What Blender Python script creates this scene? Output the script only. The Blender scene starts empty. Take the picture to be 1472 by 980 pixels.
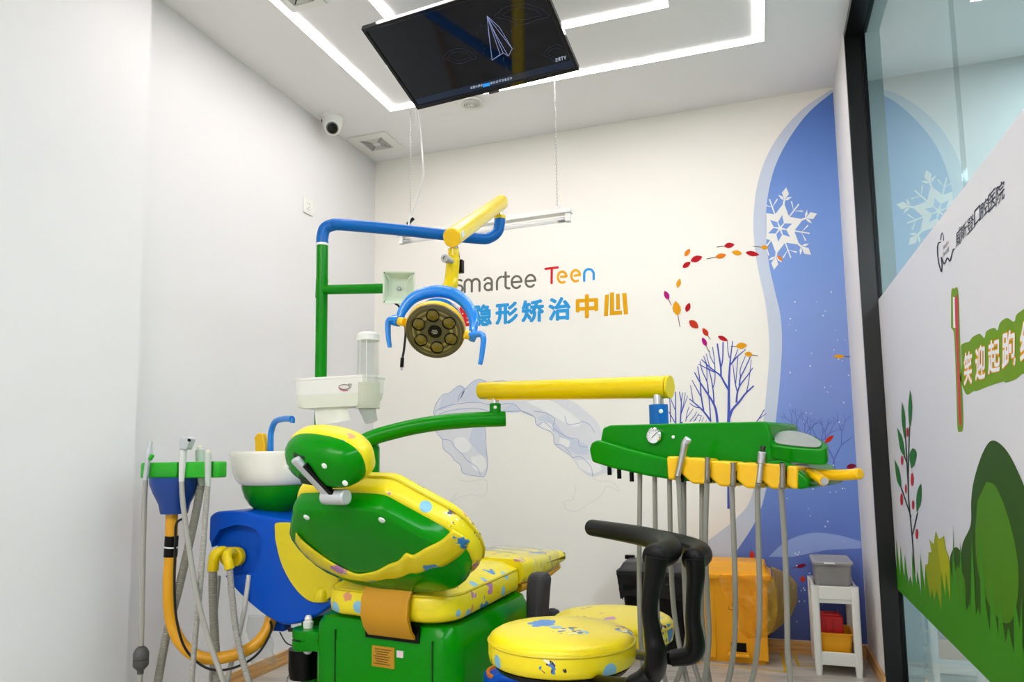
import bpy, bmesh, math, random
from mathutils import Vector, Matrix, geometry

random.seed(4)
scene = bpy.context.scene
COL = scene.collection

# ------------------------------------------------------------------ camera
F_PX, CX, CY = 1040.0, 736.0, 550.0          # focal length and principal point, 1472 x 980 frame
EYE = Vector((0, 0, 1.0))
def _n(v): return v / v.length
_Y = _n(Vector((1095 - CX, -(651 - CY), -F_PX)))
_X = -_n(Vector((-2338 - CX, -(703 - CY), -F_PX)))
_X = _n(_X - _Y * _X.dot(_Y))
_Z = _X.cross(_Y)
ROT = Matrix((_X, _Y, _Z))                    # camera axes expressed in room axes
cam_data = bpy.data.cameras.new('camera')
cam = bpy.data.objects.new('camera', cam_data)
COL.objects.link(cam)
cam.matrix_world = Matrix.Translation(EYE) @ ROT.to_4x4()
cam_data.sensor_fit = 'HORIZONTAL'
cam_data.sensor_width = 36.0
cam_data.lens = F_PX / 1472 * 36.0
cam_data.shift_y = (CY - 490.0) / 1472
cam_data.clip_start = 0.02
scene.camera = cam

# ------------------------------------------------------------------ world, exposure
world = bpy.data.worlds.new('world')
scene.world = world
world.use_nodes = True
world.node_tree.nodes['Background'].inputs[0].default_value = (0.8, 0.85, 0.9, 1)
world.node_tree.nodes['Background'].inputs[1].default_value = 0.25
scene.view_settings.view_transform = 'Standard'
scene.view_settings.look = 'None'
scene.view_settings.gamma = 1.0
scene.view_settings.use_curve_mapping = False
scene.view_settings.exposure = 0.62
LED_STRENGTH = 17.0
FILL_LED_STRENGTH = 52.0
CORRIDOR_STRENGTH = 18.0

# ------------------------------------------------------------------ measuring helpers
def ray(x, y): return ROT @ Vector((x - CX, -(y - CY), -F_PX))
def at(x, y, X=None, Y=None, Z=None):
    d = ray(x, y)
    if Y is not None: t = (Y - EYE.y) / d.y
    elif X is not None: t = (X - EYE.x) / d.x
    else: t = (Z - EYE.z) / d.z
    return EYE + d * t
def onplane(x, y, p0, n):
    d = ray(x, y)
    return EYE + d * ((p0 - EYE).dot(n) / d.dot(n))
def V3(*a): return Vector(a)
XA, YA, ZA = V3(1, 0, 0), V3(0, 1, 0), V3(0, 0, 1)

# ------------------------------------------------------------------ materials
def lin(h):
    h = h.lstrip('#')
    c = [int(h[i:i + 2], 16) / 255 for i in (0, 2, 4)]
    return tuple(v / 12.92 if v <= .04045 else ((v + .055) / 1.055) ** 2.4 for v in c) + (1,)
MATS = {}
def mat(name, col, rough=.4, metal=0, coat=0, vary=.05, vscale=12, bump=0, bscale=60, alpha=1, trans=0, ior=1.45, emit=None, estr=0, spec=.5):
    if name in MATS: return MATS[name]
    m = bpy.data.materials.new(name); m.use_nodes = True
    nt = m.node_tree; b = nt.nodes['Principled BSDF']
    c = lin(col)
    b.inputs['Roughness'].default_value = rough
    b.inputs['Metallic'].default_value = metal
    b.inputs['Coat Weight'].default_value = coat
    b.inputs['Coat Roughness'].default_value = .05
    b.inputs['IOR'].default_value = ior
    b.inputs['Specular IOR Level'].default_value = spec
    b.inputs['Transmission Weight'].default_value = trans
    b.inputs['Alpha'].default_value = alpha
    tc = nt.nodes.new('ShaderNodeTexCoord')
    if vary:
        nz = nt.nodes.new('ShaderNodeTexNoise'); nz.inputs['Scale'].default_value = vscale
        nz.inputs['Detail'].default_value = 4
        nt.links.new(tc.outputs['Object'], nz.inputs['Vector'])
        mx = nt.nodes.new('ShaderNodeMix'); mx.data_type = 'RGBA'
        mx.inputs[6].default_value = tuple(min(1, v * (1 - vary)) for v in c[:3]) + (1,)
        mx.inputs[7].default_value = tuple(min(1, v * (1 + vary)) for v in c[:3]) + (1,)
        nt.links.new(nz.outputs['Fac'], mx.inputs[0])
        nt.links.new(mx.outputs[2], b.inputs['Base Color'])
    else:
        b.inputs['Base Color'].default_value = c
    if bump:
        n2 = nt.nodes.new('ShaderNodeTexNoise'); n2.inputs['Scale'].default_value = bscale
        n2.inputs['Detail'].default_value = 3
        nt.links.new(tc.outputs['Object'], n2.inputs['Vector'])
        bp = nt.nodes.new('ShaderNodeBump'); bp.inputs['Strength'].default_value = bump
        bp.inputs['Distance'].default_value = .002
        nt.links.new(n2.outputs['Fac'], bp.inputs['Height'])
        nt.links.new(bp.outputs['Normal'], b.inputs['Normal'])
    if emit:
        b.inputs['Emission Color'].default_value = lin(emit)
        b.inputs['Emission Strength'].default_value = estr
    MATS[name] = m
    return m
def printed(name, col, rough=.55):            # flat print ink
    return mat('print_' + name, col, max(rough, .6), vary=.03, spec=.15)

WHITE_WALL = mat('dimmed_wall_paint', '#e2e0df', .7, vary=.02, vscale=3, bump=.06, bscale=120)  # darker than the back wall's paint, to offset strong light on the left wall
CEIL_PAINT = mat('ceiling_paint', '#ebebea', .8, vary=.02, vscale=2, bump=.05, bscale=150)
GREEN = mat('green_plastic', '#048004', .17, spec=.2, vary=.03)
GREEN2 = mat('green_paint', '#058005', .22, spec=.22, vary=.03)
LIME = mat('lime_plastic', '#21a81a', .35, vary=.04)
YELLOW = mat('yellow_paint', '#e2c300', .25, coat=.1, spec=.3, vary=.03)
YPLAST = mat('yellow_plastic', '#f2bf0a', .3, vary=.03)
ORANGEY = mat('amber_plastic', '#d99a10', .35, vary=.05)
YPANEL = mat('olive_yellow_plastic', '#d6c40c', .3, vary=.06)
BLUE = mat('blue_plastic', '#034cba', .28, spec=.25, vary=.05)
BLUEPIPE = mat('blue_paint', '#0060b2', .25, spec=.3, vary=.03)
LBLUE = mat('bright_blue_plastic', '#0f80dc', .22, coat=.4, vary=.03)
WPLAST = mat('white_plastic', '#e6e6e0', .35, vary=.02)
WGLOSS = mat('white_ceramic', '#efece2', .15, coat=.5, vary=.02)
BLACK = mat('black_plastic', '#040404', .36, spec=.22, vary=.1)
BLACKPAD = mat('black_padding', '#050506', .42, spec=.25, vary=.1, bump=.15, bscale=300)
BLACKGLOSS = mat('black_aluminium', '#0a0b0b', .28, vary=.05)
GREYPAD = mat('grey_padding', '#2a282e', .6, vary=.08, bump=.2, bscale=350)
CHROME = mat('chrome', '#d8d8d8', .15, metal=1, vary=.02)
STEEL = mat('brushed_steel', '#b8b8b8', .32, metal=1, vary=.06)
SILVER = mat('silver_plastic', '#c4c7ca', .35, metal=.35, vary=.04)
HOSE = mat('grey_hose', '#a09d95', .5, vary=.05)
HOSE2 = mat('light_grey_hose', '#c2c0bb', .5, vary=.05)
HOSE3 = mat('olive_grey_hose', '#8b897c', .5, vary=.05)
DGREY = mat('dark_grey_plastic', '#4c4b49', .45, vary=.05)
GREYBOX = mat('grey_box_plastic', '#8a8887', .5, vary=.04)
REDP = mat('red_plastic', '#c4161c', .4, vary=.05)
BINY = mat('amber_bin_plastic', '#f2a90c', .4, vary=.05)
WIRE = mat('black_cable', '#0a0a0a', .5, vary=.05)
WCABLE = mat('white_cable', '#f2f2f0', .5, vary=.02)
PAPER = mat('tissue_paper', '#e9ebdf', .8, vary=.02)
SCREWC = mat('white_cap', '#e8efe8', .4, vary=.02)

def mat_emit(name, col, s):
    m = bpy.data.materials.new(name); m.use_nodes = True
    nt = m.node_tree
    nt.nodes.remove(nt.nodes['Principled BSDF'])
    e = nt.nodes.new('ShaderNodeEmission'); e.inputs[0].default_value = lin(col); e.inputs[1].default_value = s
    nt.links.new(e.outputs[0], nt.nodes['Material Output'].inputs[0])
    return m
LED = mat_emit('led_diffuser', '#fff7f7', LED_STRENGTH)
FILL_LED = mat_emit('fill_led_diffuser', '#fff7f7', FILL_LED_STRENGTH)  # for the added fill lines behind the camera
CORLED = mat_emit('corridor_led', '#f4fbff', CORRIDOR_STRENGTH)

def mat_clear(name, col, rough=.02, ior=1.5, alpha=None, through=None):
    """clear plastic or glass: glass-like mix that lets light through"""
    m = bpy.data.materials.new(name); m.use_nodes = True
    nt = m.node_tree
    nt.nodes.remove(nt.nodes['Principled BSDF'])
    fr = nt.nodes.new('ShaderNodeFresnel'); fr.inputs['IOR'].default_value = ior
    tr = nt.nodes.new('ShaderNodeBsdfTransparent'); tr.inputs[0].default_value = lin(through or col)
    gl = nt.nodes.new('ShaderNodeBsdfGlossy'); gl.inputs['Roughness'].default_value = rough
    mx = nt.nodes.new('ShaderNodeMixShader')
    ge = nt.nodes.new('ShaderNodeNewGeometry')             # inner faces do not mirror a second time
    iv = nt.nodes.new('ShaderNodeMath'); iv.operation = 'SUBTRACT'; iv.inputs[0].default_value = 1
    nt.links.new(ge.outputs['Backfacing'], iv.inputs[1])
    mu = nt.nodes.new('ShaderNodeMath'); mu.operation = 'MULTIPLY'
    nt.links.new(fr.outputs[0], mu.inputs[0]); nt.links.new(iv.outputs[0], mu.inputs[1])
    nt.links.new(mu.outputs[0], mx.inputs[0]); nt.links.new(tr.outputs[0], mx.inputs[1]); nt.links.new(gl.outputs[0], mx.inputs[2])
    out = mx
    if alpha is not None:                      # milky film: part diffuse
        df = nt.nodes.new('ShaderNodeBsdfDiffuse'); df.inputs[0].default_value = lin(col)
        tl = nt.nodes.new('ShaderNodeBsdfTranslucent'); tl.inputs[0].default_value = lin(col)
        ad = nt.nodes.new('ShaderNodeMixShader'); ad.inputs[0].default_value = .5
        nt.links.new(df.outputs[0], ad.inputs[1]); nt.links.new(tl.outputs[0], ad.inputs[2])
        m2 = nt.nodes.new('ShaderNodeMixShader'); m2.inputs[0].default_value = alpha
        nt.links.new(mx.outputs[0], m2.inputs[1]); nt.links.new(ad.outputs[0], m2.inputs[2])
        out = m2
    nt.links.new(out.outputs[0], nt.nodes['Material Output'].inputs[0])
    return m
GLASS = mat_clear('partition_glass', '#dfe9ea', .0, 1.75)
CLEARP = mat_clear('clear_plastic', '#f0f2f0', .05, 1.3, .12)
BAGCLEAR = mat_clear('clear_film', '#f6f7f7', .15, 1.25, .10)
BAGY = mat_clear('yellow_bag_film', '#ffd84a', .18, 1.4, .36, '#ffeeb0')
FROST = mat_clear('milky_plastic', '#eef0e4', .3, 1.3, .75)

def mat_upholstery(name, base, offs):
    """yellow vinyl with a scattered print of dots, blossoms and blotches"""
    m = bpy.data.materials.new(name); m.use_nodes = True
    nt = m.node_tree; b = nt.nodes['Principled BSDF']; N = nt.nodes; Lk = nt.links
    b.inputs['Roughness'].default_value = .32
    tc = N.new('ShaderNodeTexCoord')
    mp = N.new('ShaderNodeMapping'); mp.inputs['Location'].default_value = offs
    Lk.new(tc.outputs['Object'], mp.inputs[0])
    def mathn(op, a, c=None):
        n = N.new('ShaderNodeMath'); n.operation = op
        for i, v in enumerate((a, c)):
            if v is None: continue
            if isinstance(v, (int, float)): n.inputs[i].default_value = v
            else: Lk.new(v, n.inputs[i])
        return n.outputs[0]
    def mixc(fac, a, c):
        n = N.new('ShaderNodeMix'); n.data_type = 'RGBA'
        Lk.new(fac, n.inputs[0])
        for i, v in ((6, a), (7, c)):
            if isinstance(v, str): n.inputs[i].default_value = lin(v)
            else: Lk.new(v, n.inputs[i])
        return n.outputs[2]
    col = None
    prev = base
    # layer: (scale, distort, radius, lowest random value, highest, ink colour or 'mix')
    layers = [(12.0, 0.0, .24, .0, .36, '#7fb9d6'), (11.0, .05, .26, .52, .76, '#b878a8'), (13.0, .04, .18, .2, .45, '#d89060'),
              (7.0, .05, .29, .38, .66, '#2f7fc8'), (7.5, .06, .27, .1, .45, 'mix')]
    for k, (sc, dis, rad, lo, hi, ink) in enumerate(layers):
        nz = N.new('ShaderNodeTexNoise'); nz.inputs['Scale'].default_value = 42; nz.inputs['Detail'].default_value = 1
        Lk.new(mp.outputs[0], nz.inputs['Vector'])
        vm = N.new('ShaderNodeVectorMath'); vm.operation = 'MULTIPLY_ADD'
        Lk.new(nz.outputs['Color'], vm.inputs[0]); vm.inputs[1].default_value = (dis,) * 3
        add = N.new('ShaderNodeVectorMath'); add.operation = 'ADD'; add.inputs[1].default_value = (k * 3.1, k * 1.7, k * .9)
        Lk.new(mp.outputs[0], add.inputs[0]); Lk.new(add.outputs[0], vm.inputs[2])
        vo = N.new('ShaderNodeTexVoronoi'); vo.inputs['Scale'].default_value = sc; vo.inputs['Randomness'].default_value = .8
        Lk.new(vm.outputs[0], vo.inputs['Vector'])
        sep = N.new('ShaderNodeSeparateColor'); Lk.new(vo.outputs['Color'], sep.inputs[0])
        inside = mathn('LESS_THAN', vo.outputs['Distance'], rad)
        sel = mathn('MULTIPLY', mathn('GREATER_THAN', sep.outputs[0], lo), mathn('LESS_THAN', sep.outputs[0], hi))
        fac = mathn('MULTIPLY', inside, sel)
        if ink == 'mix':
            v2 = N.new('ShaderNodeTexVoronoi'); v2.inputs['Scale'].default_value = 95
            Lk.new(mp.outputs[0], v2.inputs['Vector'])
            s2 = N.new('ShaderNodeSeparateColor'); Lk.new(v2.outputs['Color'], s2.inputs[0])
            rp = N.new('ShaderNodeValToRGB'); rp.color_ramp.interpolation = 'CONSTANT'
            el = rp.color_ramp.elements
            el[0].position = 0; el[0].color = lin('#2a2630')
            el[1].position = .26; el[1].color = lin('#e8e6d8')
            for p, c in ((.42, '#9a6a3a'), (.52, '#3c6fae'), (.62, base)):
                e = el.new(p); e.color = lin(c)
            Lk.new(s2.outputs[0], rp.inputs[0]); inkv = rp.outputs[0]
        else: inkv = ink
        prev = mixc(fac, prev, inkv)
    Lk.new(prev, b.inputs['Base Color'])
    n2 = N.new('ShaderNodeTexNoise'); n2.inputs['Scale'].default_value = 25
    Lk.new(tc.outputs['Object'], n2.inputs['Vector'])
    bp = N.new('ShaderNodeBump'); bp.inputs['Strength'].default_value = .12; bp.inputs['Distance'].default_value = .01
    Lk.new(n2.outputs['Fac'], bp.inputs['Height']); Lk.new(bp.outputs['Normal'], b.inputs['Normal'])
    return m
UPH = mat_upholstery('printed_yellow_vinyl', '#e6d214', (0, 0, 0))
UPH2 = mat_upholstery('printed_yellow_vinyl_seat', '#e8d40e', (.37, .21, .6))
PIPING = mat('yellow_piping', '#d2be10', .35, vary=.03)

def mat_floor():
    m = mat('floor_vinyl', '#a9a59c', .32, vary=0)
    nt = m.node_tree; b = nt.nodes['Principled BSDF']; tc = [n for n in nt.nodes if n.type == 'TEX_COORD'][0]
    mp = nt.nodes.new('ShaderNodeMapping'); mp.inputs['Scale'].default_value = (1.2, 5, 1); mp.inputs['Rotation'].default_value = (0, 0, .2)
    nz = nt.nodes.new('ShaderNodeTexNoise'); nz.inputs['Scale'].default_value = 3; nz.inputs['Detail'].default_value = 9; nz.inputs['Distortion'].default_value = 1.2
    rp = nt.nodes.new('ShaderNodeValToRGB')
    rp.color_ramp.elements[0].position = .3; rp.color_ramp.elements[0].color = lin('#9b968e')
    rp.color_ramp.elements[1].position = .7; rp.color_ramp.elements[1].color = lin('#c9c4bb')
    nt.links.new(tc.outputs['Object'], mp.inputs[0]); nt.links.new(mp.outputs[0], nz.inputs['Vector'])
    nt.links.new(nz.outputs['Fac'], rp.inputs[0]); nt.links.new(rp.outputs[0], b.inputs['Base Color'])
    return m
FLOORM = mat_floor()
def mat_wood():
    m = mat('oak_laminate', '#b98a55', .4, vary=0)
    nt = m.node_tree; b = nt.nodes['Principled BSDF']; tc = [n for n in nt.nodes if n.type == 'TEX_COORD'][0]
    mp = nt.nodes.new('ShaderNodeMapping'); mp.inputs['Scale'].default_value = (3, 3, 60)
    nz = nt.nodes.new('ShaderNodeTexNoise'); nz.inputs['Scale'].default_value = 2; nz.inputs['Detail'].default_value = 5
    rp = nt.nodes.new('ShaderNodeValToRGB')
    rp.color_ramp.elements[0].position = .3; rp.color_ramp.elements[0].color = lin('#a97940')
    rp.color_ramp.elements[1].position = .7; rp.color_ramp.elements[1].color = lin('#d3a468')
    nt.links.new(tc.outputs['Object'], mp.inputs[0]); nt.links.new(mp.outputs[0], nz.inputs['Vector'])
    nt.links.new(nz.outputs['Fac'], rp.inputs[0]); nt.links.new(rp.outputs[0], b.inputs['Base Color'])
    return m
WOOD = mat_wood()

# ------------------------------------------------------------------ mesh builder
def frame_of(d):
    d = d.normalized()
    a = ZA if abs(d.z) < .9 else XA
    u = a.cross(d).normalized()
    return u, d.cross(u)
class MB:
    def __init__(s): s.v = []; s.f = []; s.lift = 0.0
    def add(s, vs, fs):
        o = len(s.v); s.v += [Vector(p) for p in vs]; s.f += [tuple(i + o for i in f) for f in fs]; return s
    def box(s, c, size, ax=None):
        ax = ax or (XA, YA, ZA); c = Vector(c)
        P = [c + ax[0] * (i * size[0] / 2) + ax[1] * (j * size[1] / 2) + ax[2] * (k * size[2] / 2) for k in (-1, 1) for j in (-1, 1) for i in (-1, 1)]
        return s.add(P, [(0, 2, 3, 1), (4, 5, 7, 6), (0, 1, 5, 4), (2, 6, 7, 3), (0, 4, 6, 2), (1, 3, 7, 5)])
    def span(s, a, b): # axis-aligned box by two corners
        a, b = Vector(a), Vector(b)
        return s.box((a + b) / 2, [abs(v) for v in (b - a)])
    def tube(s, pts, r, seg=12, caps=True, flat=1.0, up=None):
        pts = [Vector(p) for p in pts]; n = len(pts)
        rs = r if isinstance(r, (list, tuple)) else [r] * n
        vs, fs = [], []
        u = None
        for i, p in enumerate(pts):
            d = (pts[min(i + 1, n - 1)] - pts[max(i - 1, 0)]).normalized()
            if u is None:
                if up is not None: u = Vector(up) - d * Vector(up).dot(d); u.normalize()
                else: u = frame_of(d)[0]
            else:
                u = u - d * u.dot(d); u.normalize()
            w = d.cross(u)
            for k in range(seg):
                t = 2 * math.pi * k / seg
                vs.append(p + u * math.cos(t) * rs[i] + w * math.sin(t) * rs[i] * flat)
        for i in range(n - 1):
            for k in range(seg):
                a, b = i * seg + k, i * seg + (k + 1) % seg
                fs.append((a, b, b + seg, a + seg))
        if caps:
            fs.append(tuple(reversed(range(seg)))); fs.append(tuple((n - 1) * seg + k for k in range(seg)))
        return s.add(vs, fs)
    def lathe(s, prof, o=(0, 0, 0), axis=ZA, seg=32, u=None, sx=1.0):
        """prof: (radius, height along axis) from one end to the other"""
        o = Vector(o); axis = Vector(axis).normalized()
        if u is None: u, w = frame_of(axis)
        else:
            u = (Vector(u) - axis * Vector(u).dot(axis)).normalized(); w = axis.cross(u)
        vs, fs = [], []
        for r, h in prof:
            for k in range(seg):
                t = 2 * math.pi * k / seg
                vs.append(o + axis * h + u * math.cos(t) * r * sx + w * math.sin(t) * r)
        for i in range(len(prof) - 1):
            for k in range(seg):
                a, b = i * seg + k, i * seg + (k + 1) % seg
                fs.append((a, b, b + seg, a + seg))
        if prof[0][0] > 1e-5: fs.append(tuple(reversed(range(seg))))
        if prof[-1][0] > 1e-5: fs.append(tuple((len(prof) - 1) * seg + k for k in range(seg)))
        return s.add(vs, fs)
    def prism(s, outline, vec):
        n = len(outline); vec = Vector(vec)
        o = [Vector(p) for p in outline]
        fs = [tuple(range(n)), tuple(reversed(range(n, 2 * n)))]
        fs += [(i, i + n, (i + 1) % n + n, (i + 1) % n) for i in range(n)]
        return s.add(o + [p + vec for p in o], fs)
    def loft(s, rings, caps=True):
        m = len(rings[0]); vs = [p for r in rings for p in r]; fs = []
        for i in range(len(rings) - 1):
            for k in range(m):
                a, b = i * m + k, i * m + (k + 1) % m
                fs.append((a, b, b + m, a + m))
        if caps:
            fs.append(tuple(reversed(range(m)))); fs.append(tuple((len(rings) - 1) * m + k for k in range(m)))
        return s.add(vs, fs)
    def sheet(s, rows):
        m = len(rows[0]); vs = [p for r in rows for p in r]; fs = []
        for i in range(len(rows) - 1):
            for k in range(m - 1):
                a = i * m + k
                fs.append((a, a + 1, a + m + 1, a + m))
        return s.add(vs, fs)
    def poly(s, pts, holes=()):
        loops = [[Vector(p) for p in pts]] + [[Vector(p) for p in h] for h in holes]
        flat = [p for l in loops for p in l]
        tris = geometry.tessellate_polygon(loops)
        return s.add(flat, [tuple(t) for t in tris])

def smooth_path(pts, n=6):
    P = [Vector(p) for p in pts]
    if len(P) < 3: return P
    E = [P[0] * 2 - P[1]] + P + [P[-1] * 2 - P[-2]]
    out = []
    for i in range(1, len(E) - 2):
        a, b, c, d = E[i - 1], E[i], E[i + 1], E[i + 2]
        for k in range(n):
            t = k / n
            out.append(.5 * ((2 * b) + (c - a) * t + (2 * a - 5 * b + 4 * c - d) * t * t + (3 * b - a - 3 * c + d) * t ** 3))
    out.append(P[-1])
    return out
def resample(pts, step):
    out = [pts[0]]; acc = 0
    for a, b in zip(pts[:-1], pts[1:]):
        L = (b - a).length
        if L < 1e-9: continue
        t = step - acc
        while t <= L:
            out.append(a + (b - a) * (t / L)); t += step
        acc = (acc + L) % step
    if (out[-1] - pts[-1]).length > step * .3: out.append(pts[-1])
    return out
def corrugated(pts, r, step=.0036, seg=10):
    P = resample(smooth_path(pts, 12), step)
    return MB().tube(P, [r if i % 2 else r * .87 for i in range(len(P))], seg)

ROOTS = {}
def world_loc(o):
    l = Vector(o.location)
    return l + world_loc(o.parent) if o.parent else l
def obj(name, mb, m, parent=None, bevel=0, bseg=3, smooth=35, subsurf=0, fix=True):
    me = bpy.data.meshes.new(name)
    off = world_loc(parent) if parent else Vector((0, 0, 0))
    me.from_pydata([p - off for p in mb.v], [], mb.f)
    if fix:
        bm = bmesh.new(); bm.from_mesh(me)
        bmesh.ops.recalc_face_normals(bm, faces=bm.faces)
        bm.to_mesh(me); bm.free()
    me.materials.append(m)
    if smooth:
        me.shade_smooth()
        if not subsurf: me.set_sharp_from_angle(angle=math.radians(smooth))
    o = bpy.data.objects.new(name, me); COL.objects.link(o)
    if parent: o.parent = parent
    if bevel:
        b = o.modifiers.new('bevel', 'BEVEL'); b.width = bevel; b.segments = bseg; b.limit_method = 'ANGLE'; b.angle_limit = math.radians(28)
        b.harden_normals = False
    if subsurf:
        q = o.modifiers.new('subsurf', 'SUBSURF'); q.levels = subsurf; q.render_levels = subsurf
    return o
def tag(o, label, cat, group=None, kind=None):
    o['label'] = label; o['category'] = cat
    if group: o['group'] = group
    if kind: o['kind'] = kind
    return o
def thing(name, label, cat, loc=(0, 0, 0), group=None):
    o = bpy.data.objects.new(name, None); COL.objects.link(o); o.location = loc; o.empty_display_size = .05
    return tag(o, label, cat, group)
def struct(name, mb, m, parent=None, label=None, **k):
    o = obj(name, mb, m, parent, **k)
    if not parent: o['kind'] = 'structure'
    if label: o['label'] = label
    return o
def cut(target, cutter_mb):
    c = obj('cutter', cutter_mb, GREEN); c.parent = target.parent
    c.location = -world_loc(target.parent) if target.parent else (0, 0, 0)
    b = target.modifiers.new('cut', 'BOOLEAN'); b.object = c; b.operation = 'DIFFERENCE'; b.solver = 'EXACT'
    dg = bpy.context.evaluated_depsgraph_get(); dg.update()
    me = bpy.data.meshes.new_from_object(target.evaluated_get(dg))
    target.modifiers.clear(); target.data = me
    me.shade_smooth(); me.set_sharp_from_angle(angle=math.radians(35))
    bpy.data.objects.remove(c)
def rr(w, h, r, n=5):
    """rounded rectangle outline, 2D"""
    out = []
    for cx, cy, a0 in ((w / 2 - r, h / 2 - r, 0), (-w / 2 + r, h / 2 - r, 90), (-w / 2 + r, -h / 2 + r, 180), (w / 2 - r, -h / 2 + r, 270)):
        for k in range(n + 1):
            a = math.radians(a0 + 90 * k / n); out.append((cx + r * math.cos(a), cy + r * math.sin(a)))
    return out

# ------------------------------------------------------------------ flat print helpers
def stroke(mb, pts, w, mapf, closed=False, taper=None, dots=True):
    """a brush stroke in pixel space laid on a surface by mapf(x, y)"""
    n = len(pts)
    for i in range(n - 1):
        (x0, y0), (x1, y1) = pts[i], pts[i + 1]
        L = math.hypot(x1 - x0, y1 - y0)
        if L < 1e-6: continue
        w0 = w if taper is None else w + (taper - w) * i / (n - 1)
        w1 = w if taper is None else w + (taper - w) * (i + 1) / (n - 1)
        nx, ny = -(y1 - y0) / L, (x1 - x0) / L
        q = [mapf(x0 + nx * w0 / 2, y0 + ny * w0 / 2), mapf(x1 + nx * w1 / 2, y1 + ny * w1 / 2), mapf(x1 - nx * w1 / 2, y1 - ny * w1 / 2), mapf(x0 - nx * w0 / 2, y0 - ny * w0 / 2)]
        mb.lift = (mb.lift + 5e-6) % 2e-4
        mb.add([p + (EYE - p).normalized() * mb.lift for p in q], [(0, 1, 2, 3)])
        if dots and i > 0:
            disc(mb, x0, y0, w0 / 2, w0 / 2, mapf, 10)
    return mb
def disc(mb, x, y, rx, ry, mapf, n=20, rot=0):
    c, s_ = math.cos(rot), math.sin(rot)
    pts = []
    for k in range(n):
        a = 2 * math.pi * k / n; dx, dy = rx * math.cos(a), ry * math.sin(a)
        pts.append(mapf(x + dx * c - dy * s_, y + dx * s_ + dy * c))
    mb.lift = (mb.lift + 5e-6) % 2e-4
    return mb.add([p + (EYE - p).normalized() * mb.lift for p in pts], [tuple(range(n))])
def arc(cx, cy, rx, ry, a0, a1, n=14):
    return [(cx + rx * math.cos(math.radians(a0 + (a1 - a0) * k / n)), cy - ry * math.sin(math.radians(a0 + (a1 - a0) * k / n))) for k in range(n + 1)]
def spline2(pts, n=6):
    return [(p.x, p.y) for p in smooth_path([V3(x, y, 0) for x, y in pts], n)]
_glyphs = {}
def glyph(ch, bold=0.0):
    """outline of one character from the built-in font, as (verts 2D, faces, bbox of the plain glyph)"""
    if (ch, bold) in _glyphs: return _glyphs[(ch, bold)]
    cu = bpy.data.curves.new('glyph', 'FONT'); cu.body = ch; cu.size = 1; cu.offset = bold; cu.resolution_u = 4
    o = bpy.data.objects.new('glyph', cu); COL.objects.link(o)
    dg = bpy.context.evaluated_depsgraph_get()
    me = bpy.data.meshes.new_from_object(o.evaluated_get(dg))
    vs = [(v.co.x, v.co.y) for v in me.vertices]; fs = [tuple(p.vertices) for p in me.polygons]
    bpy.data.objects.remove(o); bpy.data.curves.remove(cu); bpy.data.meshes.remove(me)
    _glyphs[(ch, bold)] = (vs, fs)
    return vs, fs
def put_glyph(mb, ch, quad, mapf, bold=0.0):
    """fit the plain glyph's box to the pixel quad (tl, tr, br, bl); bold thickens every stroke evenly"""
    vs, fs = glyph(ch)
    if not vs: return mb
    x0, x1 = min(p[0] for p in vs) - bold * .5, max(p[0] for p in vs) + bold * .5
    y0, y1 = min(p[1] for p in vs) - bold * .5, max(p[1] for p in vs) + bold * .5
    tl, tr, br, bl = quad
    shifts = [(0, 0)]
    if bold:
        n = 8 if bold < .05 else 14
        shifts = [(r * bold * math.cos(2 * math.pi * k / n), r * bold * math.sin(2 * math.pi * k / n)) for k in range(n) for r in ((1,) if bold < .05 else (.5, 1))]
    for sx, sy in shifts:
        out = []
        for x, y in vs:
            a, b = (x + sx - x0) / (x1 - x0), (y + sy - y0) / (y1 - y0)
            px = (tl[0] * (1 - a) + tr[0] * a) * b + (bl[0] * (1 - a) + br[0] * a) * (1 - b)
            py = (tl[1] * (1 - a) + tr[1] * a) * b + (bl[1] * (1 - a) + br[1] * a) * (1 - b)
            q = mapf(px, py); out.append(q + (EYE - q).normalized() * mb.lift)
        mb.lift += 1e-5
        mb.add(out, fs)
    return mb

# ================================================================== THE ROOM
XL, XR, YB, H = -2.276, 0.445, 3.986, 2.908      # left wall, right wall, back wall, ceiling
YF = -2.8                                         # wall behind the camera
XG = 0.517                                        # glass plane
YJ = 3.449                                        # far jamb of the glass partition
XP = -2.2                                         # face of the boxed-out near part of the left wall
YP = at(200, 490, X=XP).y

struct('floor', MB().span((-2.6, YF - .1, -.1), (3.1, 4.1, 0)), FLOORM, smooth=0)
struct('ceiling', MB().span((-2.6, YF - .1, H), (3.1, 4.1, H + .1)), CEIL_PAINT, smooth=0)
struct('wall_back', MB().span((-2.6, YB, 0), (XG + .012, YB + .1, H)), mat('back_wall_paint', '#efebe2', .7, vary=.02, vscale=3, bump=.06, bscale=120), smooth=0)  # warm tint is its own; paler than other walls to offset weaker light
struct('wall_left', MB().span((XL - .1, YP - .3, 0), (XL, YB, H)), WHITE_WALL, smooth=0)
struct('wall_left_boxing', MB().span((XL - .1, YF, 0), (XP, YP, H)), WHITE_WALL, smooth=0, label='boxed-out near part of the white left wall')
struct('wall_right', MB().span((XR, YJ + .02, 0), (XG + .012, YB, H)), WHITE_WALL, smooth=0)
struct('wall_front', MB().span((-2.4, YF - .1, 0), (3.1, YF, H)), WHITE_WALL, smooth=0)
CORW = mat('corridor_wall_paint', '#b4bfc0', .7, vary=.03, vscale=2)
struct('wall_corridor_end', MB().span((XG + .012, YB, 0), (3.1, YB + .1, H)), CORW, smooth=0)
struct('wall_corridor', MB().span((2.6, YF, 0), (2.7, YB, H)), CORW, smooth=0)

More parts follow.
